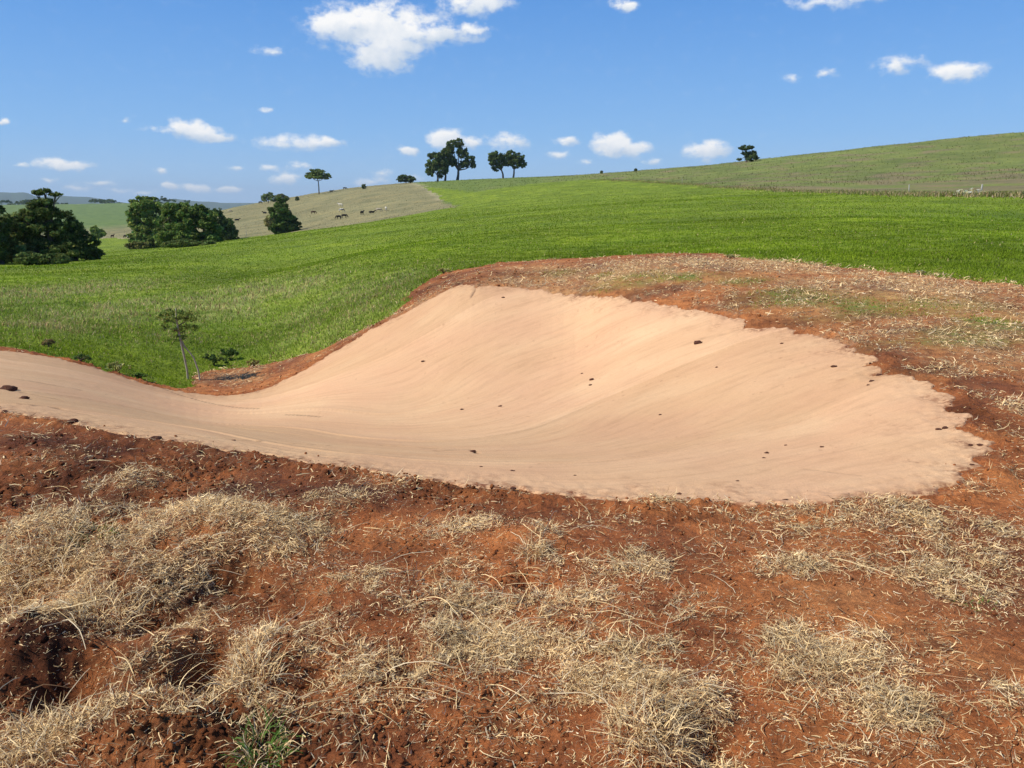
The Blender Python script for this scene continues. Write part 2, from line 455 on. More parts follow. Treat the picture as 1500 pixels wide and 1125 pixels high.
DAMP = blobs([(1180, 470, 90, 10, .8), (1350, 545, 70, 20, .8), (1450, 620, 40, 40, .8), (950, 428, 150, 6, .6), (750, 402, 120, 8, .7), (640, 415, 40, 10, .8), (540, 470, 50, 20, .6), (150, 650, 200, 35, 1), (420, 720, 200, 25, .9), (100, 760, 150, 30, .8), (120, 690, 260, 60, 1), (300, 700, 200, 30, .7), (300, 850, 150, 60, 1), (60, 980, 120, 70, 1), (250, 1000, 200, 80, .9), (330, 1080, 200, 50, .9), (560, 900, 90, 25, .5),
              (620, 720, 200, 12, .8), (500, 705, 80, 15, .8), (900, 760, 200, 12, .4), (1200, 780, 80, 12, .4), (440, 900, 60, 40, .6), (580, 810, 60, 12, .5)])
DUST = blobs([(1020, 390, 360, 14, 1), (1330, 430, 200, 40, 1), (1460, 500, 150, 50, .8), (800, 392, 150, 9, .7), (1350, 870, 150, 20, .35), (1480, 960, 100, 50, .3), (350, 556, 60, 10, .8), (420, 535, 50, 10, .4)])
GREEN = blobs([(1340, 450, 120, 14, .5), (1180, 440, 70, 10, .7), (960, 410, 100, 6, .5), (1000, 408, 26, 5, 1), (930, 406, 60, 5, .6), (880, 404, 20, 4, .8), (1160, 432, 60, 10, .7), (1260, 448, 44, 10, 1), (1450, 480, 40, 12, 1), (1400, 500, 100, 8, .6), (1090, 412, 40, 5, .6), (820, 400, 30, 4, .5),
               (1400, 492, 50, 8, .6)])


def field(bl, x, y, seed=0, nz=.55, sc=.22):
    o = np.zeros(x.shape)
    for (cx, cy, sx, sy, s) in bl:
        d = ((x - cx) / sx) ** 2 + ((y - cy) / sy) ** 2
        o = np.maximum(o, s * np.exp(-d * .8))
    return o


def strawf(x, y):
    b = field(STRAW, x, y)
    n = fbm(x / .35, y / .3, 4, 101) + .75 * fbm(x / .09, y / .09, 3, 103)
    n = n + .55 * fbm(x / 1.1, y / .8, 2, 107)
    return np.clip((b - .34) * 1.25 + n * 1.55, 0, 1) * smooth(.05, .25, b) + .03 + .10 * smooth(-.2, .4, fbm(x / .5, y / .4, 3, 105))


# ------------------------------------------------------------------ materials
def mat(name, rough=.9):
    m = bpy.data.materials.new(name); m.use_nodes = True
    nt = m.node_tree; b = nt.nodes['Principled BSDF']
    b.inputs['Roughness'].default_value = rough
    b.inputs['Specular IOR Level'].default_value = .2
    return m, nt, b


def ramp(nt, fac, stops):
    n = nt.nodes.new('ShaderNodeValToRGB'); nt.links.new(fac, n.inputs[0])
    e = n.color_ramp.elements
    while len(e) < len(stops): e.new(.5)
    for i, (p, c) in enumerate(stops): e[i].position = p; e[i].color = (*c, 1)
    return n.outputs[0]


def noise(nt, scale, detail=5, rough=.6, vec=None, dist=0):
    n = nt.nodes.new('ShaderNodeTexNoise')
    n.inputs['Scale'].default_value = scale; n.inputs['Detail'].default_value = detail; n.inputs['Roughness'].default_value = rough
    n.inputs['Distortion'].default_value = dist
    nt.links.new(vec if vec is not None else geo(nt), n.inputs['Vector'])
    return n.outputs['Fac']


def geo(nt):
    for n in nt.nodes:
        if n.bl_idname == 'ShaderNodeNewGeometry': return n.outputs['Position']
    return nt.nodes.new('ShaderNodeNewGeometry').outputs['Position']


def mapped(nt, sc, src=None):
    n = nt.nodes.new('ShaderNodeMapping'); n.inputs['Scale'].default_value = sc
    nt.links.new(src or geo(nt), n.inputs[0]); return n.outputs[0]


def mixc(nt, f, a, b, mode='MIX'):
    n = nt.nodes.new('ShaderNodeMix'); n.data_type = 'RGBA'; n.blend_type = mode
    for s, i in ((f, 0), (a, 6), (b, 7)):
        if isinstance(s, (int, float)): n.inputs[i].default_value = s
        elif isinstance(s, tuple): n.inputs[i].default_value = (*s, 1)
        else: nt.links.new(s, n.inputs[i])
    return n.outputs[2]


def math_(nt, op, a, b=0.0, c=None, clamp=False):
    n = nt.nodes.new('ShaderNodeMath'); n.operation = op; n.use_clamp = clamp
    for i, s in enumerate((a, b, c)):
        if s is None: continue
        if isinstance(s, (int, float)): n.inputs[i].default_value = s
        else: nt.links.new(s, n.inputs[i])
    return n.outputs[0]


def attr(nt, name, out='Fac'):
    n = nt.nodes.new('ShaderNodeAttribute'); n.attribute_name = name; return n.outputs[out]


def bump(nt, b, h, dist, strength=1.0, prev=None):
    n = nt.nodes.new('ShaderNodeBump'); n.inputs['Distance'].default_value = dist; n.inputs['Strength'].default_value = strength
    nt.links.new(h, n.inputs['Height'])
    if prev is not None: nt.links.new(prev, n.inputs['Normal'])
    if b is not None: nt.links.new(n.outputs[0], b.inputs['Normal'])
    return n.outputs[0]


def soil_mat():
    m, nt, b = mat('red_soil', .95)
    L = nt.links.new
    n1 = noise(nt, 1.1, 4, .55); n2 = noise(nt, 9, 8, .68); n3 = noise(nt, 60, 6, .75)
    c1 = ramp(nt, n1, [(.33, (.24, .076, .027)), (.5, (.40, .134, .040)), (.68, (.52, .195, .058))])
    c2 = ramp(nt, n2, [(.30, (.42, .36, .34)), (.5, (.95, .9, .88)), (.72, (1.35, 1.32, 1.28))])
    c = mixc(nt, 1.0, c1, c2, 'MULTIPLY')
    c3 = ramp(nt, n3, [(.30, (.5, .45, .45)), (.5, (1, 1, 1)), (.75, (1.5, 1.5, 1.45))])
    c = mixc(nt, .9, c, c3, 'MULTIPLY')
    # dry pale dust and straw fibre ground into the surface
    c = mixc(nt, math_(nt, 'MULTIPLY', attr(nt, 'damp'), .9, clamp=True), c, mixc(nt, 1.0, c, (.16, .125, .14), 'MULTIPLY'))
    c = mixc(nt, math_(nt, 'MULTIPLY', attr(nt, 'dust'), .75, clamp=True), c, mixc(nt, 1.0, c, (1.35, 2.2, 3.0), 'MULTIPLY'))
    st = attr(nt, 'straw')
    fib = noise(nt, 1, 5, .7, mapped(nt, (140, 45, 60)), 1.5)
    f = math_(nt, 'MULTIPLY', st, math_(nt, 'MULTIPLY_ADD', math_(nt, 'SUBTRACT', fib, .42), 5.0, .15, True), clamp=True)
    c = mixc(nt, math_(nt, 'MULTIPLY', f, .55), c, (.42, .33, .20))
    gr = attr(nt, 'green')
    g2 = math_(nt, 'MULTIPLY', gr, math_(nt, 'MULTIPLY_ADD', math_(nt, 'SUBTRACT', n2, .4), 4.0, .2, True), clamp=True)
    c = mixc(nt, g2, c, (.17, .22, .05))
    L(c, b.inputs['Base Color'])
    v = nt.nodes.new('ShaderNodeTexVoronoi'); v.inputs['Scale'].default_value = 38; L(geo(nt), v.inputs['Vector'])
    p = bump(nt, None, n2, .045, .9)
    p = bump(nt, None, v.outputs['Distance'], .008, .6, p)
    bump(nt, b, n3, .012, .9, p)
    return m


def fabric_mat():
    m, nt, b = mat('jute_blanket', .92)
    L = nt.links.new
    S = attr(nt, 'seam'); T = attr(nt, 'along')
    cv = nt.nodes.new('ShaderNodeCombineXYZ'); L(S, cv.inputs[0]); L(T, cv.inputs[1])
    streak = noise(nt, 1, 4, .6, mapped(nt, (5.0, .28, 1), cv.outputs[0]))
    streak2 = noise(nt, 1, 5, .65, mapped(nt, (34, .8, 1), cv.outputs[0]))
    blot = noise(nt, .8, 3, .5)
    speck = noise(nt, 1, 3, .6, mapped(nt, (2.2, .35, 1), mapped(nt, (60, 60, 1), cv.outputs[0])))
    fine = noise(nt, 130, 4, .7)
    wv = noise(nt, 16, 5, .7)
    base = ramp(nt, streak, [(.32, (.64, .385, .205)), (.5, (.68, .42, .228)), (.68, (.715, .46, .255))])
    pink = mixc(nt, ramp(nt, blot, [(.42, (0, 0, 0)), (.62, (.6, .6, .6))]), base, (.65, .375, .21))
    rl = nt.nodes.new('ShaderNodeTexWhiteNoise'); rl.noise_dimensions = '1D'
    L(math_(nt, 'FLOOR', math_(nt, 'MULTIPLY_ADD', S, 1.3, .5)), rl.inputs['W'])
    pink = mixc(nt, 1.0, pink, ramp(nt, rl.outputs['Value'], [(0, (.93, .92, .90)), (1, (1.05, 1.05, 1.06))]), 'MULTIPLY')
    c = mixc(nt, .4, pink, ramp(nt, streak2, [(.33, (.74, .72, .70)), (.5, (1, 1, 1)), (.7, (1.08, 1.08, 1.06))]), 'MULTIPLY')
    c = mixc(nt, .8, c, ramp(nt, fine, [(.3, (.78, .76, .72)), (.6, (1.08, 1.08, 1.08))]), 'MULTIPLY')
    c = mixc(nt, ramp(nt, speck, [(.66, (0, 0, 0)), (.76, (.45, .45, .45))]), c, (.34, .21, .12))
    # greyer, yellower tint down the chute
    grey = attr(nt, 'grey')
    c = mixc(nt, math_(nt, 'MULTIPLY', grey, .8, clamp=True), c, mixc(nt, 1.0, c, (.88, .90, .87), 'MULTIPLY'))
    # earth smeared over the rim
    dirt = attr(nt, 'dirt')
    dm = math_(nt, 'MULTIPLY', dirt, math_(nt, 'MULTIPLY_ADD', math_(nt, 'SUBTRACT', wv, .45), 6.0, .2, True), clamp=True)
    c = mixc(nt, dm, c, (.20, .07, .032))
    sl = attr(nt, 'crease_shade')
    c = mixc(nt, math_(nt, 'MULTIPLY', sl, .75, clamp=True), c, (.22, .13, .075))  # shade inside the creases, painted dark into the fabric colour
    L(c, b.inputs['Base Color'])
    p = bump(nt, None, streak2, .009, .45)
    p = bump(nt, None, wv, .006, .4, p)
    bump(nt, b, fine, .004, .9, p)
    return m


def land_mat(name, bumpd=.25):
    m, nt, b = mat(name, .95)
    L = nt.links.new
    base = attr(nt, 'tone', 'Color')
    n1 = noise(nt, .09, 6, .62); n2 = noise(nt, 1.3, 6, .7); n3 = noise(nt, 11, 5, .75)
    c = mixc(nt, .9, base, ramp(nt, n1, [(.32, (.68, .74, .7)), (.5, (1, 1, 1)), (.68, (1.28, 1.2, 1.12))]), 'MULTIPLY')
    c = mixc(nt, .9, c, ramp(nt, n2, [(.30, (.55, .60, .55)), (.5, (1, 1, 1)), (.7, (1.4, 1.32, 1.25))]), 'MULTIPLY')
    c = mixc(nt, .8, c, ramp(nt, n3, [(.32, (.5, .55, .5)), (.5, (1, 1, 1)), (.68, (1.45, 1.4, 1.3))]), 'MULTIPLY')
    L(c, b.inputs['Base Color'])
    p = bump(nt, None, n2, bumpd, .7)
    bump(nt, b, n3, bumpd * .3, .7, p)
    return m


M_SOIL = soil_mat()
M_FAB = fabric_mat()
M_PAST = land_mat('pasture_grass', .20)
M_HILL = land_mat('dry_pasture_grass', .30)


def strand_mat(name, trans=.25, rough=.7):
    m, nt, b = mat(name, rough)
    b.inputs['Specular IOR Level'].default_value = .05
    L = nt.links.new
    c = attr(nt, 'tone', 'Color')
    L(c, b.inputs['Base Color'])
    if trans:
        t = nt.nodes.new('ShaderNodeBsdfTranslucent'); L(c, t.inputs[0])
        ms = nt.nodes.new('ShaderNodeMixShader'); ms.inputs[0].default_value = trans
        L(b.outputs[0], ms.inputs[1]); L(t.outputs[0], ms.inputs[2])
        L(ms.outputs[0], nt.nodes['Material Output'].inputs[0])
    return m


M_STRAW = strand_mat('dry_straw', .22)
M_BLADE = strand_mat('grass_blades', .30)
M_LEAF = strand_mat('tree_leaves', .30, .6)


def bark_mat(name, c1, c2):
    m, nt, b = mat(name, .9)
    n = noise(nt, 1, 5, .7, mapped(nt, (9, 9, 2)))
    nt.links.new(ramp(nt, n, [(.3, c1), (.7, c2)]), b.inputs['Base Color'])
    bump(nt, b, n, .03, .8)
    return m


M_BARK = bark_mat('bark', (.07, .055, .04), (.17, .14, .11))
M_PALEBARK = bark_mat('pale_bark', (.30, .25, .18), (.52, .46, .34))
M_POST = bark_mat('weathered_timber', (.30, .28, .25), (.62, .6, .55))


# ------------------------------------------------------------------ mesh helpers
def mesh_np(name, V, F, material, attrs=None, colors=None, smoothf=False, link=True):
    """V (n,3), F list of (m,k) arrays with equal k or one array"""
    me = bpy.data.meshes.new(name)
    if not isinstance(F, list): F = [F]
    F = [f for f in F if len(f)]
    tot = sum(f.size for f in F); nf = sum(len(f) for f in F)
    me.vertices.add(len(V)); me.vertices.foreach_set('co', np.ascontiguousarray(V, dtype=np.float32).ravel())
    me.loops.add(tot); me.loops.foreach_set('vertex_index', np.concatenate([f.ravel() for f in F]).astype(np.int32))
    me.polygons.add(nf)
    cnt = np.concatenate([np.full(len(f), f.shape[1]) for f in F])
    st = np.concatenate([[0], np.cumsum(cnt)[:-1]])
    me.polygons.foreach_set('loop_start', st.astype(np.int32)); me.polygons.foreach_set('loop_total', cnt.astype(np.int32))
    me.polygons.foreach_set('use_smooth', np.full(nf, smoothf))
    me.update(calc_edges=True)
    for k, v in (attrs or {}).items():
        a = me.attributes.new(k, 'FLOAT', 'POINT'); a.data.foreach_set('value', np.ascontiguousarray(v, dtype=np.float32))
    for k, v in (colors or {}).items():
        a = me.attributes.new(k, 'FLOAT_COLOR', 'POINT')
        c = np.ones((len(V), 4), np.float32); c[:, :3] = v
        a.data.foreach_set('color', c.ravel())
    me.materials.append(material)
    o = bpy.data.objects.new(name, me)
    if link: COL.objects.link(o)
    return o


def tagged(o, label=None, cat=None, group=None, kind=None):
    if label: o['label'] = label
    if cat: o['category'] = cat
    if group: o['group'] = group
    if kind: o['kind'] = kind
    return o


def empty(name, loc, label, cat, group=None, rz=0):
    o = bpy.data.objects.new(name, None); COL.objects.link(o)
    o.location = loc; o.rotation_euler = (0, 0, rz); o.empty_display_size = .2
    return tagged(o, label, cat, group)


def child(o, parent):
    o.parent = parent; return o


# ------------------------------------------------------------------ colour of the land
gxs, gys = GX.ravel(), GY.ravel()
rrs = RR.ravel()


def land_tone(x, y):
    r = np.hypot(x, y)
    g = np.empty((len(x), 3))
    g[:] = (.180, .240, .018)
    n = fbm(x / 9, y / 9, 3, 33)
    n2 = fbm(x / 2.2, y / 3.5, 3, 34)
    g = g * (1 + .35 * n[:, None]) * (1 + .30 * n2[:, None] * np.array([1.2, .9, .6]))
    # darker lusher strip under the fence line on the right
    lush = .8 * smooth(8, 25, x) * smooth(60, 20, y)
    g = g * (1 - .30 * lush[:, None] * np.array([.9, .55, .4]))
    # weedy seed-head bank on the left
    wd = blob_w(x, y)
    g = g * (1 - wd[:, None]) + np.array([.34, .38, .11]) * wd[:, None]
    return g


WEED = blobs([(60, 430, 110, 20, .8), (200, 455, 120, 30, .75), (330, 440, 90, 26, .75), (400, 430, 70, 14, .9), (500, 440, 90, 26, .5), (60, 480, 130, 20, .7),
              (560, 430, 60, 26, .5), (250, 490, 90, 14, .3), (480, 490, 60, 14, .35), (-150, 450, 150, 25, .8)])


def blob_w(x, y):
    b = field(WEED, x, y)
    n = fbm(x / .9, y / 1.2, 4, 66)
    return np.clip(b * (.72 + 1.1 * n) * 1.3, 0, .95)


def hill_tone(x, y):
    r = np.hypot(x, y)
    c = np.empty((len(x), 3)); c[:] = (.175, .205, .052)       # olive upper pasture
    n = fbm(x / 50, y / 50, 4, 44)
    nb = fbm(x / 14, y / 14, 3, 46)
    c = c * (1 + .25 * n[:, None])
    br = smooth(.05, .45, nb + .35 * smooth(330, 150, r) * smooth(0, 60, x))
    c = c * (1 - br[:, None] * .85) + np.array([.23, .18, .095]) * br[:, None] * .85
    d = inside(DRY, x + 4 * nb, y + 6 * n)
    k = smooth(-1.5, 1.5, d)
    c = c * (1 - k[:, None]) + (np.array([.245, .22, .105]) * (1 + .22 * n[:, None])) * k[:, None]
    # greener saddle between the tree clumps
    sd = smooth(1, -1, d) * smooth(34, 0, np.abs(x + 36) - 43) * smooth(180, 270, y) * .8
    c = c * (1 - sd[:, None]) + np.array([.15, .205, .04]) * sd[:, None]
    f = smooth(560, 780, r) * smooth(-50, -140, x)
    c = c * (1 - f[:, None]) + np.array([.14, .20, .055]) * f[:, None]
    f = smooth(2600, 4500, r)
    c = c * (1 - f[:, None]) + np.array([.09, .12, .05]) * f[:, None]
    # worn stock track along the edge of the tan paddock
    t = np.exp(-(d / 2.2) ** 2) * smooth(275, 310, y)
    c = c * (1 - .6 * t[:, None]) + np.array([.42, .36, .22]) * .6 * t[:, None]
    return c


# ------------------------------------------------------------------ build the land as separate sheets
idx = np.arange(NA * NR).reshape(NR, NA)
a0 = idx[:-1, :]; b0 = idx[1:, :]
nx = np.roll(idx, -1, axis=1)
faces = np.stack([idx[:-1, :].ravel(), nx[:-1, :].ravel(), nx[1:, :].ravel(), idx[1:, :].ravel()], axis=1)
fcx = gxs[faces].mean(1); fcy = gys[faces].mean(1); fr = rrs[faces].max(1)
wfx = fcx + 2.5 * fbm(fcx / 6, fcy / 6, 2, 71); wfy = fcy + 2.5 * fbm(fcx / 6, fcy / 6, 2, 72)
sd_f = SOILD.ravel()[faces].mean(1)
hl = (inside(OLV, wfx, wfy) > 0) | (inside(DRY, wfx, wfy) > 0) | (fr > 720)
hl &= fr > 38
zone = np.where((fr < 40) & (sd_f > 0), 0, np.where(hl, 2, 1))
allV = np.column_stack([gxs, gys, GZ.ravel()])


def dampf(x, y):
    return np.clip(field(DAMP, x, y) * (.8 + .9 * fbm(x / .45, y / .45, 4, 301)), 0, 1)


def dustf(x, y):
    return np.clip(field(DUST, x, y) * (.8 + 1.2 * fbm(x / .7, y / .5, 4, 305)), 0, 1)


def sheet(name, sel, material, attrf, colf):
    f = faces[sel]; u, inv = np.unique(f, return_inverse=True)
    V = allV[u]; f2 = inv.reshape(f.shape)
    at = attrf(V[:, 0], V[:, 1]) if attrf else None
    co = {'tone': colf(V[:, 0], V[:, 1])} if colf else None
    o = mesh_np(name, V, f2, material, at, co, True)
    o['kind'] = 'structure'
    return o


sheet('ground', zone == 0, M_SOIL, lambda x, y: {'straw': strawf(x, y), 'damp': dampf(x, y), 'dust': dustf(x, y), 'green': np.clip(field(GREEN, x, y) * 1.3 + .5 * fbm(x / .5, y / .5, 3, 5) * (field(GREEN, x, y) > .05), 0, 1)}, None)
sheet('pasture', zone == 1, M_PAST, None, land_tone)
sheet('hillside', zone == 2, M_HILL, None, hill_tone)
# small cap under the camera
k = NA
capV = np.vstack([allV[:NA], [[0, 0, float(GZ[0].mean())]]])
capF = np.stack([np.arange(NA), np.full(NA, NA), np.roll(np.arange(NA), -1)], axis=1)
cap = mesh_np('ground', capV, capF, M_SOIL, {'straw': np.zeros(NA + 1), 'green': np.zeros(NA + 1)}, None, True); cap['kind'] = 'structure'

# ---- erosion blanket
SEAM = [(0, [(0, 605), (300, 657), (600, 702), (900, 712), (1150, 680), (1400, 620)]),
        (1, [(-200, 560), (0, 580), (200, 604), (400, 630), (600, 655), (750, 650), (900, 600), (1050, 540), (1200, 495)]),
        (2, [(-200, 520), (0, 545), (200, 580), (400, 603), (560, 605), (700, 555), (850, 490), (960, 445)]),
        (3, [(-200, 495), (0, 520), (200, 562), (330, 582), (440, 560), (560, 500), (690, 418)])]
sp, svl = [], []
for s, l in SEAM:
    for q in l: sp.append(pix(*q)); svl.append(s)
sp = np.array(sp); svl = np.array(svl, float)
SC = tps_fit(sp, svl, .02)
AL = [(0, 560, 0), (250, 600, 2.5), (450, 630, 4.5), (600, 600, 6.5), (800, 520, 10), (690, 420, 12), (900, 640, 8), (1100, 560, 11), (1300, 600, 12.5), (1100, 720, 8.5), (700, 700, 5.5), (-200, 520, -3)]
ap = np.array([pix(a[0], a[1]) for a in AL]); AC = tps_fit(ap, np.array([a[2] for a in AL], float), .05)
SLITS = [[(0, 572), (60, 582), (100, 590)], [(50, 597), (70, 598), (140, 612)], [(210, 634), (300, 643), (400, 651), (500, 656)], [(640, 663), (690, 661), (700, 667)],
         [(1028, 498), (1050, 494), (1085, 484)], [(697, 424), (694, 430), (690, 436)], [(420, 609), (470, 612)], [(330, 627), (440, 640)], [(1255, 548), (1285, 560)],
         [(1130, 571), (1146, 565)], [(230, 566), (300, 590), (380, 600)], [(1050, 466), (1096, 474)],
         [(560, 655), (640, 660)], [(0, 555), (120, 574)], [(1180, 690), (1260, 700)]]


def seg_dist(pl, x, y):
    d = np.full(x.shape, 9.0)
    for i in range(len(pl) - 1):
        x1, y1 = pl[i]; x2, y2 = pl[i + 1]; dx, dy = x2 - x1, y2 - y1
        t = np.clip(((x - x1) * dx + (y - y1) * dy) / (dx * dx + dy * dy), 0, 1)
        d = np.minimum(d, np.hypot(x - x1 - t * dx, y - y1 - t * dy))
    return d


fd_f = FABD.ravel()[faces]
sel = (fr < 40) & (fd_f.min(1) > -.01)
f = faces[sel]; uq, inv = np.unique(f, return_inverse=True)
V = allV[uq].copy(); f2 = inv.reshape(f.shape)
X, Y = V[:, 0], V[:, 1]; D = FABD.ravel()[uq]
S = tps_eval(SC, sp, np.column_stack([X, Y])); A_ = tps_eval(AC, ap, np.column_stack([X, Y]))
S = S + .03 * fbm(X / 1.5, Y / 1.5, 2, 91)
wr = fbm(S * 7, A_ * .3, 3, 92) * .004 + fbm(S * 22, A_ * 1.6, 2, 93) * .003 + fbm(X / .16, Y / .16, 2, 94) * .002
# folded, puckered edge
edge = smooth(.6, .0, D)
wr += edge * fbm(X / .10, Y / .10, 2, 95) * .012
stripe = smooth(.48, .50, np.mod(S * 1.3, 1)) * smooth(.62, .50, np.mod(S * 1.3, 1)) * .010          # overlap of two rolls
sl = np.zeros(len(X))
for s_ in SLITS:
    d = seg_dist([pix(*q) for q in s_], X, Y) + .02 * np.abs(fbm(X / .12, Y / .12, 2, 96))
    sl = np.maximum(sl, np.exp(-(d / .020) ** 2) * (.35 if pix(*s_[0])[0] > .9 else 1.3))
V[:, 2] += .016 + wr + stripe - .030 * smooth(.035, 0.0, D) - sl * .012
grey = smooth(1.0, -2.2, X) * smooth(10.5, 8.0, Y) + .4 * smooth(-3, -5, X)
dirt = np.exp(-np.clip(D, 0, 9) / .07) * 1.1 + .8 * np.exp(-np.clip(D, 0, 9) / .30) * smooth(.0, .5, fbm(X / .3, Y / .3, 3, 97)) + .35 * smooth(.35, .6, fbm(X / .06, Y / .06, 2, 98)) * smooth(.2, .5, fbm(X / .8, Y / .8, 2, 99) + .25)
blanket = mesh_np('erosion_blanket', V, f2, M_FAB, {'seam': S, 'along': A_, 'grey': np.clip(grey, 0, 1), 'dirt': np.clip(dirt, 0, 1), 'crease_shade': sl}, None, True)
tagged(blanket, 'large pale tan woven fabric sheet lining the curved drainage bowl', 'ground cover')
FABZ_OFF = .02


# ------------------------------------------------------------------ strands
def strands(name, P, yaw, pitch, length, width, curve, tone, material, segs=3, roll=None, taper=True, kink=0.0):
    """ribbons with a shallow V section; P base points, curved upward/downward along their length"""
    n = len(P)
    k = segs + 1
    t = np.linspace(0, 1, k)[None, :]
    pit = pitch[:, None] + curve[:, None] * t
    yw = yaw[:, None] + (rng.normal(size=n) * .35)[:, None] * t
    if kink: yw = yw + np.cumsum(rng.normal(size=(n, k)) * kink, 1); pit = pit + rng.normal(size=(n, k)) * kink * .5
    step = (length / segs)[:, None]
    dx = np.cos(pit) * np.cos(yw) * step; dy = np.cos(pit) * np.sin(yw) * step; dz = np.sin(pit) * step
    zc = np.zeros((n, 1))
    cx = P[:, 0:1] + np.hstack([zc, np.cumsum(dx[:, :-1], 1)]); cy = P[:, 1:2] + np.hstack([zc, np.cumsum(dy[:, :-1], 1)]); cz_ = P[:, 2:3] + np.hstack([zc, np.cumsum(dz[:, :-1], 1)])
    w = width[:, None] * (np.maximum(.12, 1 - t ** 2 * (.9 if taper else .35)))
    ro = (rng.uniform(0, PI, n) if roll is None else roll)[:, None]
    sx = -np.sin(yw) * np.cos(ro) ; sy = np.cos(yw) * np.cos(ro); sz = np.sin(ro) * np.ones_like(yw)
    # side vector orthogonalised roughly
    Lx = np.stack([cx - sx * w / 2, cy - sy * w / 2, cz_ - sz * w / 2], -1); Rx = np.stack([cx + sx * w / 2, cy + sy * w / 2, cz_ + sz * w / 2], -1)
    V = np.stack([Lx, Rx], 2).reshape(n * k * 2, 3)
    base = (np.arange(n) * k * 2)[:, None] + (np.arange(segs) * 2)[None, :]
    base = base.ravel()
    F = np.stack([base, base + 1, base + 3, base + 2], 1)
    col = np.repeat(tone, k * 2, axis=0)
    return V, F, col


def pack(name, parts, material, kind=None):
    off = 0; Vs, Fs, Cs = [], [], []
    for V, F, C in parts:
        Vs.append(V); Fs.append(F + off); Cs.append(C); off += len(V)
    o = mesh_np(name, np.vstack(Vs), np.vstack(Fs), material, None, {'tone': np.vstack(Cs)})
    if kind: o['kind'] = kind
    return o


def straw_tone(n, grey=.18):
    a = np.array([.84, .72, .48]); b = np.array([.56, .42, .23]); c = np.array([.50, .46, .38]); d = np.array([.24, .15, .085])
    c = np.array([.60, .54, .42])
    t = rng.random((n, 1)); o = a * t + b * (1 - t)
    g = rng.random(n); o[g < grey] = c; o[g > .82] = d
    return o * rng.uniform(.65, 1.22, (n, 1)) * np.array([1.24, 1.12, .92])


def sample_view(n, r0, r1, amax=37, power=1.0):
    if r0 < 12: amax = 44; n = int(n * 1.19)
    a = rng.uniform(-R_(amax), R_(amax), n)
    r = np.exp(rng.uniform(math.log(r0), math.log(r1), n))
    return r * np.sin(a), r * np.cos(a), r


def litter(n, r0, r1, lscale=1.0, chips=False):
    x, y, r = sample_view(n, r0, r1); n = len(x)
    d = strawf(x, y)
    if chips: d = np.clip(field(STRAW, x, y) * 1.1 + .5 * fbm(x / .5, y / .45, 4, 181) + .12, .04, 1) * .8
    d = d * (zone_soil(x, y) > -.05) * (zone_fab(x, y) < -.015)
    k = rng.random(n) < d ** 1.15
    x, y, r = x[k], y[k], r[k]; n = len(x)
    ori = fbm(x / .5, y / .5, 2, 111) * 5 + rng.normal(size=n) * 1.2
    ls = np.maximum(1, r / 3.2) ** .85 * lscale
    L = rng.gamma(2.2, .013, n) * np.maximum(1, r / 3.2) ** .45 + .010
    if chips: L = L * .32 + .002
    P = np.column_stack([x, y, height(x, y) + rng.random(n) ** 2 * (.15 if chips else 1) * (.012 + .035 * field(STRAW, x, y)) * np.minimum(ls, 2) + .001])
    return strands('', P, ori, rng.normal(size=n) * .25 + .08, L, (.0012 + .0040 * rng.random(n) ** 2) * ls, rng.normal(size=n) * .7, straw_tone(n) * (1 + .38 * fbm(x / .4, y / .35, 3, 171))[:, None], M_STRAW, 3, roll=rng.normal(size=n) * .7, kink=.5)


parts = [litter(560000, 1.7, 7.5), litter(300000, 7.0, 24, 1.0), litter(260000, 1.7, 8, .8, True)]
pack('straw_litter', parts, M_STRAW, 'stuff')

# longer stems: arched, crossing, some with side leaves
x, y, r = sample_view(26000, 1.8, 8.5)
b = field(STRAW, x, y)
k = (rng.random(len(x)) < (b * .5 + .008)) & (zone_fab(x, y) < -.03)
x, y, r = x[k], y[k], r[k]; n = len(x)
sel = np.where(rng.random(n) < .34)[0]; x, y, r = x[sel], y[sel], r[sel]; n = len(x)
ori = fbm(x / .6, y / .6, 2, 131) * 6 + rng.normal(size=n) * .8
L = rng.uniform(.09, .30, n)
P = np.column_stack([x, y, height(x, y) + .003])
pi0 = np.abs(rng.normal(size=n)) * .35
st = strands('', P, ori, pi0, L, rng.uniform(.0018, .0036, n), -pi0 * 2.2 + rng.normal(size=n) * .3, straw_tone(n, .3) * 1.05, M_STRAW, 6, taper=False, kink=.16)
pack('straw_stems', [st], M_STRAW, 'stuff')


# tussocks: fans of bent stems rooted in one clump
def tussock(name, u, v, n, rad_, hgt, tonef, label, cat, group, mat_, w=(.003, .006), spread=.9, name_part='blade'):
    cx, cy = pix(u, v)
    a = rng.uniform(0, 2 * PI, n); q = rad_ * np.sqrt(rng.random(n))
    x = cx + q * np.cos(a); y = cy + q * np.sin(a)
    P = np.column_stack([x, y, height(x, y) - .004])
    pitch = PI / 2 - np.abs(rng.normal(size=n)) * spread * .55 - .15
    yaw = a + rng.normal(size=n) * 1.1
    hgt = hgt * .72; L = hgt * rng.uniform(.3, 1.15, n)
    V, F, C = strands('', P, yaw, pitch, L, rng.uniform(w[0], w[1], n), -np.abs(rng.normal(size=n)) * 1.9 * spread - .4, tonef(n), mat_, 6, taper=True, roll=rng.normal(size=n) * .8, kink=.22)
    o = mesh_np(name, V - np.array([cx, cy, 0]), F, mat_, None, {'tone': C})
    o.location = (cx, cy, 0)
    return tagged(o, label, cat, group)


def green_tone(n):
    t = rng.random((n, 1)); return (np.array([.10, .20, .03]) * t + np.array([.20, .30, .07]) * (1 - t)) * rng.uniform(.6, 1.2, (n, 1))


def mixed_tone(n):
    g = green_tone(n); s = straw_tone(n); k = rng.random(n) < .45; g[k] = s[k]; return g


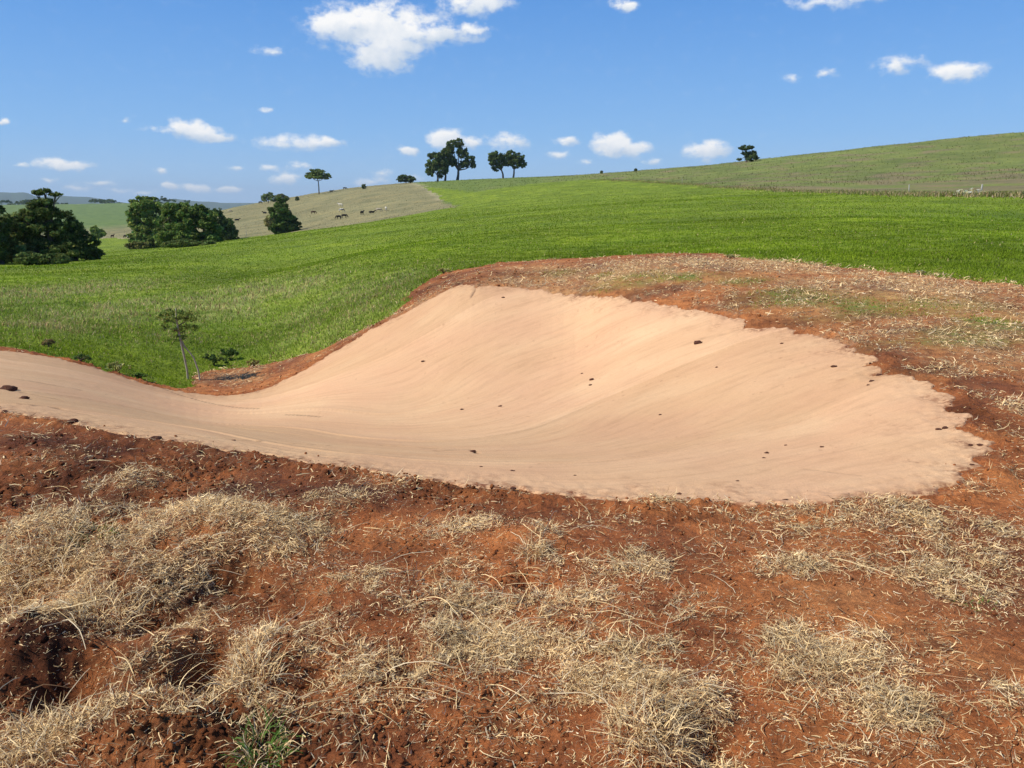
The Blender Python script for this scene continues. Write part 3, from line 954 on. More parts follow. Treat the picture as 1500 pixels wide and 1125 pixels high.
TG = 'dry tussocks on the churned red soil'
for a in [
    ('dry_tussock', 60, 850, 420, .20, .26, straw_tone, 'big pale straw tussock sprawling at the left edge of the red soil', .004),
    ('dry_tussock', 150, 905, 300, .15, .22, straw_tone, 'tangled straw tussock right of the sprawling left edge clump', .004),
    ('dry_tussock', 340, 775, 620, .22, .08, straw_tone, 'low yellow straw tussock capping the mound above the dark hollow', .003),
    ('dry_tussock', 365, 1000, 300, .10, .20, straw_tone, 'upright straw tussock just above the green grass tuft', .004),
    ('dry_tussock', 782, 815, 230, .05, .17, straw_tone, 'small upright straw tussock standing alone in mid foreground', .003),
    ('dry_tussock', 945, 1100, 380, .13, .20, straw_tone, 'coarse arched straw tussock at bottom edge right of centre', .004),
    ('dry_tussock', 505, 742, 190, .16, .07, straw_tone, 'flat grey straw tussock close to the near rim of the fabric', .003),
    ('dry_tussock', 200, 715, 160, .12, .06, straw_tone, 'small grey straw tussock on dark soil below the fabric rim at left', .003),
    ('dry_tussock', 1185, 990, 260, .20, .14, straw_tone, 'flattened straw tussock spreading across the right foreground', .004),
    ('dry_tussock', 1400, 825, 620, .22, .09, straw_tone, 'broad straw tussock on the low mound at the right', .003),
    ('dry_tussock', 60, 1095, 360, .12, .18, straw_tone, 'tawny straw tussock in the bottom left corner', .004),
    ('dry_tussock', 1490, 1040, 60, .05, .14, straw_tone, 'sparse twiggy straw tussock at the lower right edge', .003)]:
    tussock(a[0], a[1], a[2], a[3], a[4], a[5], a[6], a[7], 'tussock', TG, M_STRAW, (a[8] * .5, a[8] * 1.1))
tussock('green_grass_tuft', 388, 1110, 260, .07, .16, mixed_tone, 'fresh green grass tuft among straw at bottom left', 'grass tuft', None, M_BLADE, (.003, .006), .8)
tussock('green_grass_tuft', 140, 800, 200, .10, .10, mixed_tone, 'small dull green grass tuft in front of the left straw mound', 'grass tuft', None, M_BLADE, (.003, .005), .9)
tussock('green_grass_tuft', 1425, 885, 120, .09, .05, mixed_tone, 'low yellow green tuft at the foot of the right straw mound', 'grass tuft', None, M_BLADE, (.003, .005), .9)


# ------------------------------------------------------------------ clods: crumbs of earth strewn over the soil (uncountable) and single ones on the fabric
def ico(sub=1):
    bm = bmesh.new(); bmesh.ops.create_icosphere(bm, subdivisions=sub, radius=1)
    V = np.array([v.co[:] for v in bm.verts]); F = np.array([[v.index for v in f.verts] for f in bm.faces]); bm.free()
    return V, F


IV, IF = ico(1)


def crumbs(n, r0, r1, s0, s1):
    x, y, r = sample_view(n, r0, r1); n = len(x)
    ch_ = smooth(-.25, .5, fbm(x / .9, y / .9, 2, 77)) * .9 + .1
    fd = zone_fab(x, y)
    ch_ = ch_ * (.35 + 1.0 * dampf(x, y))
    k = (rng.random(n) < ch_ * np.where(fd > 0, np.exp(-np.clip(fd, 0, 5) / .07) * .6, 1)) & (zone_soil(x, y) > -.1)
    x, y, r = x[k], y[k], r[k]; n = len(x)
    s = (s0 + (s1 - s0) * rng.random(n) ** 6) * np.maximum(1, r / 7) * (1 + 1.3 * dampf(x, y) * rng.random(n) ** 3)
    sc3 = s[:, None] * rng.uniform(.6, 1.2, (n, 3)); sc3[:, 2] *= .75
    V = IV[None] * (1 + .28 * rng.normal(size=(n, len(IV), 1))) * sc3[:, None, :]
    a = rng.uniform(0, 2 * PI, n); c, s_ = np.cos(a)[:, None], np.sin(a)[:, None]
    vx = V[..., 0] * c - V[..., 1] * s_; vy = V[..., 0] * s_ + V[..., 1] * c
    z = height(x, y) + np.where(fd[k] > 0, .016, 0)
    V = np.stack([vx + x[:, None], vy + y[:, None], V[..., 2] + z[:, None] + s[:, None] * .2], -1).reshape(-1, 3)
    F = (IF[None] + (np.arange(n) * len(IV))[:, None, None]).reshape(-1, 3)
    return V, F


Vs, Fs, off = [], [], 0
for a in ((70000, 1.7, 5.5, .0018, .013), (26000, 4.2, 14, .0035, .015), (8000, 10, 24, .006, .017)):
    V, F = crumbs(*a); Vs.append(V); Fs.append(F + off); off += len(V)
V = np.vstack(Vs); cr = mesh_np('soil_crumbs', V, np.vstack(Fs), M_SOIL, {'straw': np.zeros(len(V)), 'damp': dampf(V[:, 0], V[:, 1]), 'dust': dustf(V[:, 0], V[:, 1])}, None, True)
cr['kind'] = 'stuff'

M_DARK, nt_, b_ = mat('damp_earth', .95)
nn = noise(nt_, 60, 5, .7); nt_.links.new(ramp(nt_, nn, [(.3, (.040, .018, .012)), (.7, (.14, .052, .028))]), b_.inputs['Base Color']); bump(nt_, b_, nn, .01, .8)
IV2, IF2 = ico(3)
CG = 'dark earth clods lying on the fabric'
for (u, v, w, lab) in [
    (12, 573, 10, 'largest rounded dark clod at the left edge of the fabric'),
    (35, 586, 6, 'flat dark clod just right of the big clod at the left edge'),
    (8, 606, 4, 'small clod on the near rim at the left edge of the frame'),
    (107, 622, 7, 'dark clod on the near rim between the two biggest left clods'),
    (228, 648, 9, 'wide dark clod on the near rim, second biggest on the left'),
    (253, 652, 3, 'tiny clod just right of the wide rim clod on the left'),
    (317, 659, 3, 'tiny clod on the near rim, left of the crease'),
    (342, 648, 3, 'tiny clod lying above the near rim beside the long crease'),
    (1023, 504, 7, 'black jagged clod high on the far bank beside a tear'),
    (693, 664, 5, 'flattened clod in the floor of the bowl near frame centre'),
    (705, 687, 3, 'small clod below the flattened clod in the bowl floor'),
    (751, 693, 4, 'round clod low in the bowl just left of its centre line'),
    (752, 724, 5, 'clod touching the near rim left of centre'),
    (842, 700, 3, 'small clod near the rim right of the centre line'),
    (995, 728, 5, 'clod on the near rim right of centre'),
    (1080, 708, 3, 'small clod above the near rim, right of the rim clod'),
    (1151, 738, 6, 'lumpy clod on the near rim at lower right'),
    (1165, 740, 3, 'tiny clod touching the lumpy rim clod at lower right'),
    (1123, 667, 4, 'upper clod of a close pair on the right side'),
    (1119, 674, 3, 'lower clod of a close pair on the right side'),
    (1204, 658, 3, 'lone small clod right of the close pair'),
    (1151, 655, 2.5, 'tiny clod just above and right of the close pair'),
    (1222, 539, 5, 'oval clod near the upper right rim of the fabric'),
    (1277, 561, 4, 'clod at the notch in the right rim'),
    (1272, 567, 3, 'small clod just below the clod in the right notch'),
    (1288, 552, 4, 'clod wedged under the torn edge at the right notch'),
    (1375, 632, 4, 'left clod of a pair near the right end'),
    (1384, 630, 4, 'right clod of a pair near the right end'),
    (1421, 655, 3.5, 'left of two clods at the far right tip'),
    (1435, 655, 4, 'right of two clods at the far right tip'),
    (1424, 685, 3.5, 'clod below the far right tip of the fabric'),
    (620, 531, 3.5, 'small clod high on the left part of the far bank'),
    (733, 597, 3.5, 'small clod alone on the middle of the far bank'),
    (677, 602, 3, 'faint small clod left of the lone mid bank clod'),
    (853, 549, 2.5, 'top clod of three tiny clods on the far bank'),
    (867, 558, 4, 'middle clod of three tiny clods on the far bank'),
    (865, 566, 3, 'lowest clod of three tiny clods on the far bank'),
    (967, 610, 2.5, 'tiny clod on the bank below the black jagged clod'),
    (1050, 540, 2.5, 'tiny clod below and right of the black jagged clod'),
    (1145, 505, 2.5, 'tiny clod on the bank left of the oval clod'),
    (737, 437, 2.5, 'tiny clod just under the top rim of the fabric')]:
    x, y = pix(u, v); r = math.hypot(x, y)
    s = w * r / 1133
    d = IV2 + .0
    nz = np.array([fbm(d[:, 0] * 1.3 + u, d[:, 1] * 1.3 + v + d[:, 2] * 1.7, 3, 7)])[0]
    d = d * (1 + .45 * nz[:, None]) * np.array([s, s * rng.uniform(.7, 1.1), s * rng.uniform(.35, .6)])
    o = mesh_np('soil_clod', d, IF2, M_DARK, None, None, True)
    o.location = (x, y, float(height(x, y)[0]) + .014 + s * .02); o.rotation_euler = (0, 0, rng.uniform(-.5, .5))
    tagged(o, lab, 'clod', CG)

# ------------------------------------------------------------------ grass of the pasture
def pasture_blades(n, r0, r1, hs, ws, weed_only=False):
    x, y, r = sample_view(n, r0, r1, 38); n = len(x)
    sd = zone_soil(x, y)
    k = (sd < .03) & (zone_fab(x, y) < -.02)
    gf = field(GREEN, x, y)
    k |= (sd > 0) & (rng.random(n) < gf * .8) & (gf > .2)
    if r0 > 90: k &= (inside(OLV, x, y) < 3) & (inside(DRY, x, y) < 1)
    k &= ~((r > 40) & (rng.random(n) > .75 + .3 * smooth(-.3, .3, fbm(x / 6, y / 6, 3, 207))))
    x, y, r, sd = x[k], y[k], r[k], sd[k]; n = len(x)
    wd = blob_w(x, y)
    tone = land_tone(x, y) * np.array([1.05, 1.12, 1.0]) * rng.uniform(.6, 1.5, (n, 1))
    s = rng.random(n) < wd * .5 + .015
    tone[s] = straw_tone(int(s.sum()), .1) * .8
    br = rng.random(n) < wd * .05; tone[br] = np.array([.17, .09, .055]) * rng.uniform(.6, 1.2, (int(br.sum()), 1))
    h = hs * rng.uniform(.5, 1.3, n) * (1 + 1.6 * wd) * np.where(sd > .03, .6, 1)
    cl = .75 + .45 * smooth(-.3, .4, fbm(x / .45, y / .45, 3, 203))
    h *= cl
    P = np.column_stack([x, y, height(x, y) - .01])
    return strands('', P, rng.uniform(0, 2 * PI, n), PI / 2 - np.abs(rng.normal(size=n)) * .35, h, ws * r * rng.uniform(.6, 1.4, n), -np.abs(rng.normal(size=n)) * .8 - .1, tone, M_BLADE, 3)


gp = [pasture_blades(230000, 10, 19, .055, .00085), pasture_blades(240000, 17, 42, .058, .00085), pasture_blades(110000, 40, 120, .075, .001), pasture_blades(110000, 100, 420, .12, .0009)]
pack('meadow_grass', gp, M_BLADE, 'stuff')


# ------------------------------------------------------------------ trees
def tube(path, radii, sides=7):
    path = np.array(path, float); n = len(path)
    V, F = [], []
    for i in range(n):
        t = path[min(i + 1, n - 1)] - path[max(i - 1, 0)]; t = t / (np.linalg.norm(t) + 1e-9)
        a = np.cross(t, [0, 0, 1.0]) if abs(t[2]) < .9 else np.cross(t, [1.0, 0, 0])
        a /= np.linalg.norm(a); b = np.cross(t, a)
        for k in range(sides):
            q = 2 * PI * k / sides
            V.append(path[i] + radii[i] * (a * math.cos(q) + b * math.sin(q)))
    for i in range(n - 1):
        for k in range(sides):
            k2 = (k + 1) % sides
            F.append([i * sides + k, i * sides + k2, (i + 1) * sides + k2, (i + 1) * sides + k])
    V.append(path[-1]); c = len(V) - 1
    F2 = [[(n - 1) * sides + k, (n - 1) * sides + (k + 1) % sides, c, c] for k in range(sides)]
    return np.array(V), np.array(F), np.array([f[:3] for f in F2])


def tubes_obj(name, tubes, material, parent):
    Vs, Fq, Ft, off = [], [], [], 0
    for V, F, T in tubes:
        Vs.append(V); Fq.append(F + off); Ft.append(T + off); off += len(V)
    o = mesh_np(name, np.vstack(Vs), [np.vstack(Fq), np.vstack(Ft)], material, None, None, True)
    return child(o, parent) if parent else o


def leaf_cloud(lobes, n, size, tone, flat=.0, hollow=.55, var=.35, seed=0, sub_n=46, flip=True):
    """leaf-clump faces spread through ellipsoid lobes (cx,cy,cz,rx,ry,rz,weight)"""
    lb = np.array([l[:6] for l in lobes], float)
    sub = []
    for l in lb:
        m = sub_n
        d = rng.normal(size=(m, 3)); d /= np.linalg.norm(d, axis=1)[:, None]
        if flip: d[:, 2] = np.where(d[:, 2] < -.35, -d[:, 2] * .6, d[:, 2])
        q = rng.uniform(.45, 1.0, (m, 1)) ** .7
        c = l[:3] + d * l[3:6] * q
        rs = rng.uniform(.08, .28, (m, 1)) * (l[3:6] * np.array([1, 1, .8]) + l[3:6].mean() * .12)
        sub.append(np.hstack([c, rs]))
    sub = np.vstack(sub)
    w = (sub[:, 3] * sub[:, 4] * sub[:, 5]) ** .66; w /= w.sum()
    li = rng.choice(len(sub), n, p=w)
    d = rng.normal(size=(n, 3)); d /= np.linalg.norm(d, axis=1)[:, None]
    C = sub[li, :3] + d * sub[li, 3:6] * ((.3 + .8 * rng.random(n) ** .7) * (1 + .22 * rng.normal(size=n)))[:, None]
    nrm = d * .7 + rng.normal(size=(n, 3)) * .75; nrm[:, 2] += .35
    nrm /= np.linalg.norm(nrm, axis=1)[:, None]
    a = np.cross(nrm, rng.normal(size=(n, 3))); a /= np.linalg.norm(a, axis=1)[:, None]; b = np.cross(nrm, a)
    s = size * rng.uniform(.5, 1.3, (n, 1))
    cen = C
    V = np.stack([cen - a * s, cen - b * s * .45 + nrm * s * .12, cen + a * s, cen + b * s * .5 + nrm * s * .1], 1).reshape(-1, 3)
    F = (np.arange(n) * 4)[:, None] + np.array([0, 1, 2, 3])[None]
    t = np.array(tone) * rng.uniform(.62, 1.45, (len(sub), 1))[li] * 2.3 * rng.uniform(1 - var, 1 + var, (n, 1)) * (1 + .25 * rng.normal(size=(n, 1)) * np.array([1.0, .3, .2]))
    t = np.clip(t * np.array([1.22, 1.08, .8]), .005, .6)
    return V, F, np.repeat(t, 4, axis=0)


def limbs(lobes, base, height_, r0, fork=.45, n_extra=0):
    """trunk, then a limb to every lobe"""
    out = []
    lb = np.array([l[:6] for l in lobes], float)
    mx, my = lb[:, 0].mean(), lb[:, 1].mean()
    fz = height_ * fork
    fk = np.array([mx * .35, my * .35, fz])
    mid = np.array([mx * .12 + r0 * .4, my * .1, fz * .5])
    out.append(tube([np.array([0, 0, -.3]), [0, 0, .1], mid, fk], [r0 * 1.5, r0 * 1.1, r0 * .85, r0 * .7], 9))
    for l in lb:
        c = l[:3].copy()
        m = (fk + c) / 2 + np.array([0, 0, -.12 * np.linalg.norm(c - fk)]) + rng.normal(size=3) * .05 * height_ * .3
        out.append(tube([fk - [0, 0, r0], m, c], [r0 * .6, r0 * .38, r0 * .12], 6))
        for q in range(3 + n_extra):
            dd = rng.normal(size=3) * l[3:6] * .62
            out.append(tube([m * .4 + c * .6, m * .1 + c * .9 + dd * .5, c + dd], [r0 * .24, r0 * .13, r0 * .04], 4))
    return out


def tree(name, u, v, lobes_px, label, cat='tree', group=None, n=7000, leaf=.3, tone=(.055, .085, .028), trunk=.25, fork=.4, bark=None, r=None, hollow=.5, flat_y=1.0, depth=None, extra=0):
    """lobes_px: (du, dv, ru, rv) in photo pixels from the foot; turned into metres at the tree's distance"""
    if r is not None: r = DM(r)
    x, y = pix(u, v, 25 if r is None else r * .9)
    if r is not None:
        X, Y, Z = ray(u, v); hh = math.hypot(X, Y); x, y = X / hh * r, Y / hh * r
    d = math.hypot(x, y); k = math.sqrt(d * d) / F0 / (math.cos(math.atan2(x, y)) ** 0) * math.cos(math.atan2(x, y))
    k = y / F0 * 1.02
    fs = DM(d / 2.2) / (d / 2.2) if d > 60 else 1.0
    leaf = leaf * fs; trunk = trunk * fs
    az = math.atan2(x, y)
    lobes = []
    for i, (du, dv, ru, rv) in enumerate(lobes_px):
        off = rng.uniform(-.35, .35) * ru * k * flat_y
        lobes.append((du * k, off, dv * k, ru * k, max(ru, rv) * k * .85 * flat_y, rv * k))
    H = max(l[2] + l[5] for l in lobes)
    z = float(height(x, y)[0])
    e = empty(name, (x, y, z), label, cat, group, 0)
    V, F, C = leaf_cloud(lobes, int(n * 1.3), leaf * .85, tone, hollow=hollow, seed=int(u) % 50, flip=False)
    crown = mesh_np('crown', V, F, M_LEAF, None, {'tone': C}); child(crown, e)
    tubes_obj('trunk', limbs(lobes, None, H, trunk, fork, extra), bark or M_BARK, e)
    return e


TL = 'dark trees at the left edge of the pasture'
tree('broadleaf_tree', 2, 388, [(0, 62, 14, 30), (-22, 50, 25, 34), (-10, 25, 25, 25)], 'dark tree cut by the left frame edge', group=TL, n=22000, leaf=.20, tone=(.040, .062, .022), trunk=.3)
tree('broadleaf_tree', 28, 386, [(-8, 50, 20, 22), (10, 40, 24, 26), (-12, 18, 26, 22), (14, 14, 26, 18)], 'rounded grey green tree second from the left frame edge', group=TL, n=26000, leaf=.19, tone=(.062, .085, .034), trunk=.25)
tree('flat_topped_tree', 78, 384, [(-10, 96, 9, 3), (1, 99, 9, 3), (15, 94, 9, 2.5), (-2, 84, 14, 6), (-6, 70, 24, 13), (-24, 52, 24, 20), (16, 54, 20, 20), (-2, 38, 32, 24), (-10, 14, 30, 18), (18, 14, 26, 16)],
     'tallest dark tree of the left clump with wispy flat top', group=TL, n=32000, leaf=.19, tone=(.045, .068, .024), trunk=.3, fork=.45)
tree('broadleaf_tree', 112, 382, [(-6, 40, 20, 20), (8, 24, 20, 18), (-14, 18, 24, 18), (20, 12, 14, 12)], 'low dark sloping tree on the right side of the left clump', group=TL, n=24000, leaf=.19, tone=(.035, .055, .02), trunk=.22, fork=.35)
tree('shrub', 138, 374, [(-6, 6, 10, 7), (6, 4, 8, 5)], 'low dark shrub at the right foot of the left tree clump', 'shrub', n=5000, leaf=.16, tone=(.034, .052, .02), trunk=.07)
tree('shrub', 60, 388, [(-14, 8, 16, 9), (12, 8, 16, 9), (30, 7, 12, 8)], 'skirt of leafy shrub in front of the left tree clump', 'shrub', n=9000, leaf=.16, tone=(.05, .075, .028), trunk=.07)
TM = 'bushy trees of the second clump from the left'
tree('broadleaf_tree', 222, 363, [(0, 60, 20, 13), (-14, 44, 14, 20), (12, 46, 18, 20), (-6, 20, 22, 20), (14, 14, 22, 16), (0, 6, 24, 9)], 'tallest bushy tree at the left end of the second clump', group=TM, n=30000, leaf=.22, tone=(.065, .10, .030), trunk=.3, fork=.35)
tree('broadleaf_tree', 262, 361, [(0, 50, 18, 12), (-10, 34, 18, 18), (12, 34, 16, 18), (0, 14, 26, 16), (4, 5, 24, 7)], 'rounded tree in the middle of the second clump', group=TM, n=24000, leaf=.22, tone=(.055, .088, .028), trunk=.25)
tree('broadleaf_tree', 300, 357, [(-6, 42, 14, 14), (8, 34, 14, 14), (0, 16, 24, 18), (0, 5, 22, 7)], 'dark tree right of middle in the second clump', group=TM, n=20000, leaf=.22, tone=(.048, .078, .026), trunk=.22)
tree('broadleaf_tree', 326, 352, [(-4, 28, 12, 14), (6, 16, 14, 14), (14, 7, 10, 8), (-10, 10, 16, 12), (2, 4, 16, 6)], 'low dark tree at the right end of the second clump', group=TM, n=16000, leaf=.22, tone=(.036, .06, .022), trunk=.2)
tree('shrub', 205, 365, [(-10, 4, 12, 6), (4, 5, 10, 6)], 'low olive shrub at the left foot of the second clump', 'shrub', n=4000, leaf=.16, tone=(.07, .08, .03), trunk=.06)
tree('shrub', 275, 362, [(-22, 4, 16, 5), (2, 5, 16, 6), (26, 4, 16, 5)], 'leafy shrub along the front of the second clump', 'shrub', n=7000, leaf=.16, tone=(.055, .08, .03), trunk=.06)
tree('conical_tree', 417, 341, [(-2, 40, 9, 9), (-2, 28, 15, 12), (4, 17, 16, 13), (9, 8, 15, 10), (-4, 9, 16, 11), (2, 3, 18, 6)], 'dark pyramid shaped tree alone below the tan slope', n=22000, leaf=.2, tone=(.034, .058, .018), trunk=.22, fork=.3)
tree('shrub', 399, 338, [(-2, 12, 7, 9), (2, 5, 7, 6)], 'greyish shrub touching the left side of the pyramid tree', 'shrub', n=3500, leaf=.2, tone=(.12, .13, .065), trunk=.07)
tree('small_tree', 393, 299, [(-4, 7, 6, 5), (3, 11, 5, 4), (8, 6, 6, 5)], 'small grey green tree on the ridge above the pyramid tree', n=2600, leaf=.25, tone=(.07, .10, .05), trunk=.1, r=225)
tree('small_tree', 412, 296, [(0, 5, 9, 5)], 'low round bush on the ridge right behind the pyramid tree', 'shrub', n=1800, leaf=.25, tone=(.08, .10, .05), trunk=.08, r=218)
tree('umbrella_tree', 467, 279, [(-1, 29, 12, 5), (-11, 25, 7, 4), (11, 24, 7, 4), (0, 24, 13, 3.5)], 'lone umbrella shaped tree with thin bare trunk on the ridge', n=3600, leaf=.3, tone=(.055, .085, .030), trunk=.16, fork=.55, bark=M_BARK, r=218)
tree('pine_clump', 595, 265, [(-5, 5, 9, 3.5), (6, 5, 8, 3.5), (-3, 9.5, 5, 2.2), (5, 8.5, 3.5, 2), (10, 6, 4, 1.6), (-9, 9, 2.5, 1.2)], 'low dark scrubby bush on the crest left of the tall trees', 'shrub', n=2600, leaf=.3, tone=(.035, .055, .028), trunk=.09, fork=.5, r=213)
TR = 'skyline trees in the middle of the ridge'
tree('gum_tree', 641, 266, [(-3, 27, 11, 12), (5, 18, 10, 12), (-8, 17, 8, 10), (3, 34, 7, 6)], 'dense dark tree on the left of the tall skyline clump', group=TR, n=9000, leaf=.32, tone=(.040, .062, .024), trunk=.28, fork=.25, r=213)
tree('gum_tree', 652, 265, [(-4, 30, 9, 9), (4, 38, 8, 7), (0, 22, 9, 8), (8, 28, 8, 8)], 'middle tree of the tall skyline clump with two leaders', group=TR, n=7500, leaf=.32, tone=(.044, .066, .025), trunk=.3, fork=.3, r=215)
tree('gum_tree', 670, 263, [(-6, 47, 8, 7), (3, 50, 7, 6), (-10, 36, 8, 7), (7, 37, 8, 8), (17, 27, 8, 7), (10, 22, 8, 5), (-6, 24, 6, 5), (22, 20, 4, 4)], 'tallest spreading tree on the right of the tall skyline clump', group=TR, n=8500, leaf=.32, tone=(.045, .065, .026), trunk=.38, fork=.28, r=216, extra=1)
tree('gum_tree', 737, 261, [(-10, 30, 9, 6), (-16, 24, 6, 6), (-4, 22, 9, 8), (-10, 15, 6, 5), (3, 28, 5, 5)], 'broad tree on the left of the skyline pair', group=TR, n=6000, leaf=.32, tone=(.045, .068, .026), trunk=.26, fork=.35, r=215)
tree('gum_tree', 752, 261, [(-3, 31, 9, 6), (8, 27, 8, 6), (13, 19, 6, 5), (2, 20, 9, 7), (-6, 22, 6, 6)], 'leaning tree on the right of the skyline pair', group=TR, n=6000, leaf=.32, tone=(.045, .068, .026), trunk=.26, fork=.35, r=215)
tree('wind_bent_tree', 1094, 229, [(-5, 19, 8, 3), (4, 20, 5, 2.2), (-2, 12, 6, 2.5), (5, 7, 9, 5.5), (9, 13, 5, 3), (-10, 4, 3, 1.2)], 'lone windswept ragged tree on the right skyline', n=4200, leaf=.26, tone=(.035, .055, .024), trunk=.18, fork=.5, r=172)
tree('small_tree', 144, 350, [(-3, 12, 6, 6), (4, 8, 6, 5), (-2, 5, 7, 4)], 'small pale green tree in the gap between the two left clumps', n=3500, leaf=.26, tone=(.10, .15, .045), trunk=.1, r=165)
for (u, v, w, lab) in [(533, 271, 3.2, 'tiny bush silhouetted on the ridge between umbrella tree and crest bush'), (435, 287, 2.6, 'tiny upright bush on the ridge left of the umbrella tree'),
                       (881, 254, 1.7, 'tiny dark bush on the right skyline, left of a pair'), (931, 251, 1.8, 'tiny dark bush on the right skyline, right of a pair')]:
    tree('ridge_bush', u, v, [(0, w, w, w)], lab, 'shrub', n=500, leaf=.22, tone=(.05, .07, .035), trunk=.04, r=205 if u < 800 else 190)

# sapling in the hollow beyond the fabric
sx, sy = pix(284, 556)
sz = float(height(sx, sy)[0])
sap = empty('sapling', (sx, sy, sz), 'thin young tree with two pale stems and sparse crown beyond the fabric', 'sapling')
k_ = sy / F0
def sp_(du, dv, dy=0): return np.array([du * k_, dy, dv * k_])
st1 = tube([sp_(-9, -4), sp_(-9, 15), sp_(-11, 34), sp_(-13, 52), sp_(-16, 74), sp_(-17, 92), sp_(-17, 108)], [.020, .019, .019, .022, .019, .013, .007], 8)
st2 = tube([sp_(9, -4), sp_(7, 15, .02), sp_(2, 34, .02), sp_(-3, 42, .01), sp_(-10, 52), sp_(-14, 66)], [.016, .016, .014, .013, .012, .010], 8)
tubes_obj('stem', [st1], M_PALEBARK, sap); tubes_obj('stem', [st2], M_PALEBARK, sap)
br = []
for q in range(9):
    a = q * 2.4; z0 = rng.uniform(66, 90); ln = rng.uniform(14, 32)
    br.append(tube([sp_(-16, z0), sp_(-16 + math.cos(a) * ln * .5, z0 + 6, math.sin(a) * ln * .5 * k_), sp_(-16 + math.cos(a) * ln, z0 + 8, math.sin(a) * ln * k_)], [.007, .005, .002], 5))
tubes_obj('branches', br, M_BARK, sap)
lob = [(a * k_, b * k_, c * k_, d * k_, d * k_, e * k_) for a, b, c, d, e in [(-8, 0, 92, 15, 9), (-28, 5, 86, 13, 8), (-18, -4, 102, 14, 7), (4, 4, 90, 10, 6), (-16, 0, 74, 11, 8), (-34, -5, 98, 10, 6), (-22, 0, 94, 22, 14), (6, 0, 96, 14, 9), (-16, 3, 62, 12, 10), (-30, 0, 76, 12, 10), (2, 0, 78, 12, 9)]]
V, F, C = leaf_cloud(lob, 3400, .018, (.07, .10, .03), hollow=.15, var=.6, seed=4, sub_n=22)
child(mesh_np('crown', V, F, M_LEAF, None, {'tone': C}), sap)


# small shrubs and weeds on the bank, with dark foliage for the sapling's shadow
def bushlet(u, v, wpx, hpx, tone, label, n=900, leaf=.03):
    x, y = pix(u, v); k = y / F0
    z = float(height(x, y)[0]); e = empty('weed_bush', (x, y, z), label, 'weed', None)
    lobes = [(-.35 * wpx * k, 0, .5 * hpx * k, .6 * wpx * k, .5 * wpx * k, .55 * hpx * k), (.35 * wpx * k, .02, .45 * hpx * k, .6 * wpx * k, .5 * wpx * k, .5 * hpx * k), (0, 0, .7 * hpx * k, .4 * wpx * k, .4 * wpx * k, .4 * hpx * k)]
    V, F, C = leaf_cloud(lobes, n * 3, leaf * .55, np.array(tone) * 1.25, hollow=.2, var=.6, seed=int(u) % 30, sub_n=10)
    child(mesh_np('foliage', V, F, M_LEAF, None, {'tone': C}), e)
    ts = [tube([[0, 0, -.03], [rng.normal() * .1 * wpx * k, rng.normal() * .03, .4 * hpx * k], [rng.normal() * .4 * wpx * k, rng.normal() * .05, .8 * hpx * k]], [.006, .005, .002], 5) for _ in range(7)]
    tubes_obj('stems', ts, M_BARK, e)


bushlet(120, 531, 14, 12, (.05, .085, .03), 'small dark green weed bush at the fabric edge, far left')
bushlet(172, 547, 20, 14, (.15, .17, .07), 'pale grey green weed bush above the fabric edge at left')
bushlet(205, 556, 12, 10, (.05, .09, .025), 'dark low weed bush right of the pale weed bush')
bushlet(372, 541, 10, 12, (.14, .13, .06), 'tan weed clump at the top of the bare earth pocket')
bushlet(338, 527, 20, 16, (.03, .055, .02), 'dark foliage standing in for the sapling shadow, on the bank to its right')  # added dark foliage in place of the sapling crown's cast shadow
bushlet(314, 534, 22, 18, (.03, .05, .02), 'dark foliage standing in for the sapling shadow, directly right of the stems')  # near part of the same shadow, also made of dark foliage
bushlet(72, 508, 9, 12, (.12, .10, .06), 'dry brown weed standing on the grassy bank at left')
bushlet(650, 401, 12, 8, (.15, .16, .06), 'straw coloured weed at the corner of the earth rim', leaf=.04)
bushlet(1070, 379, 8, 5, (.18, .16, .09), 'pale weed on the far edge of the earth rim', 500, .04)
bushlet(1350, 402, 8, 5, (.2, .19, .1), 'pale weed clump where the earth rim meets dark grass', 500, .04)

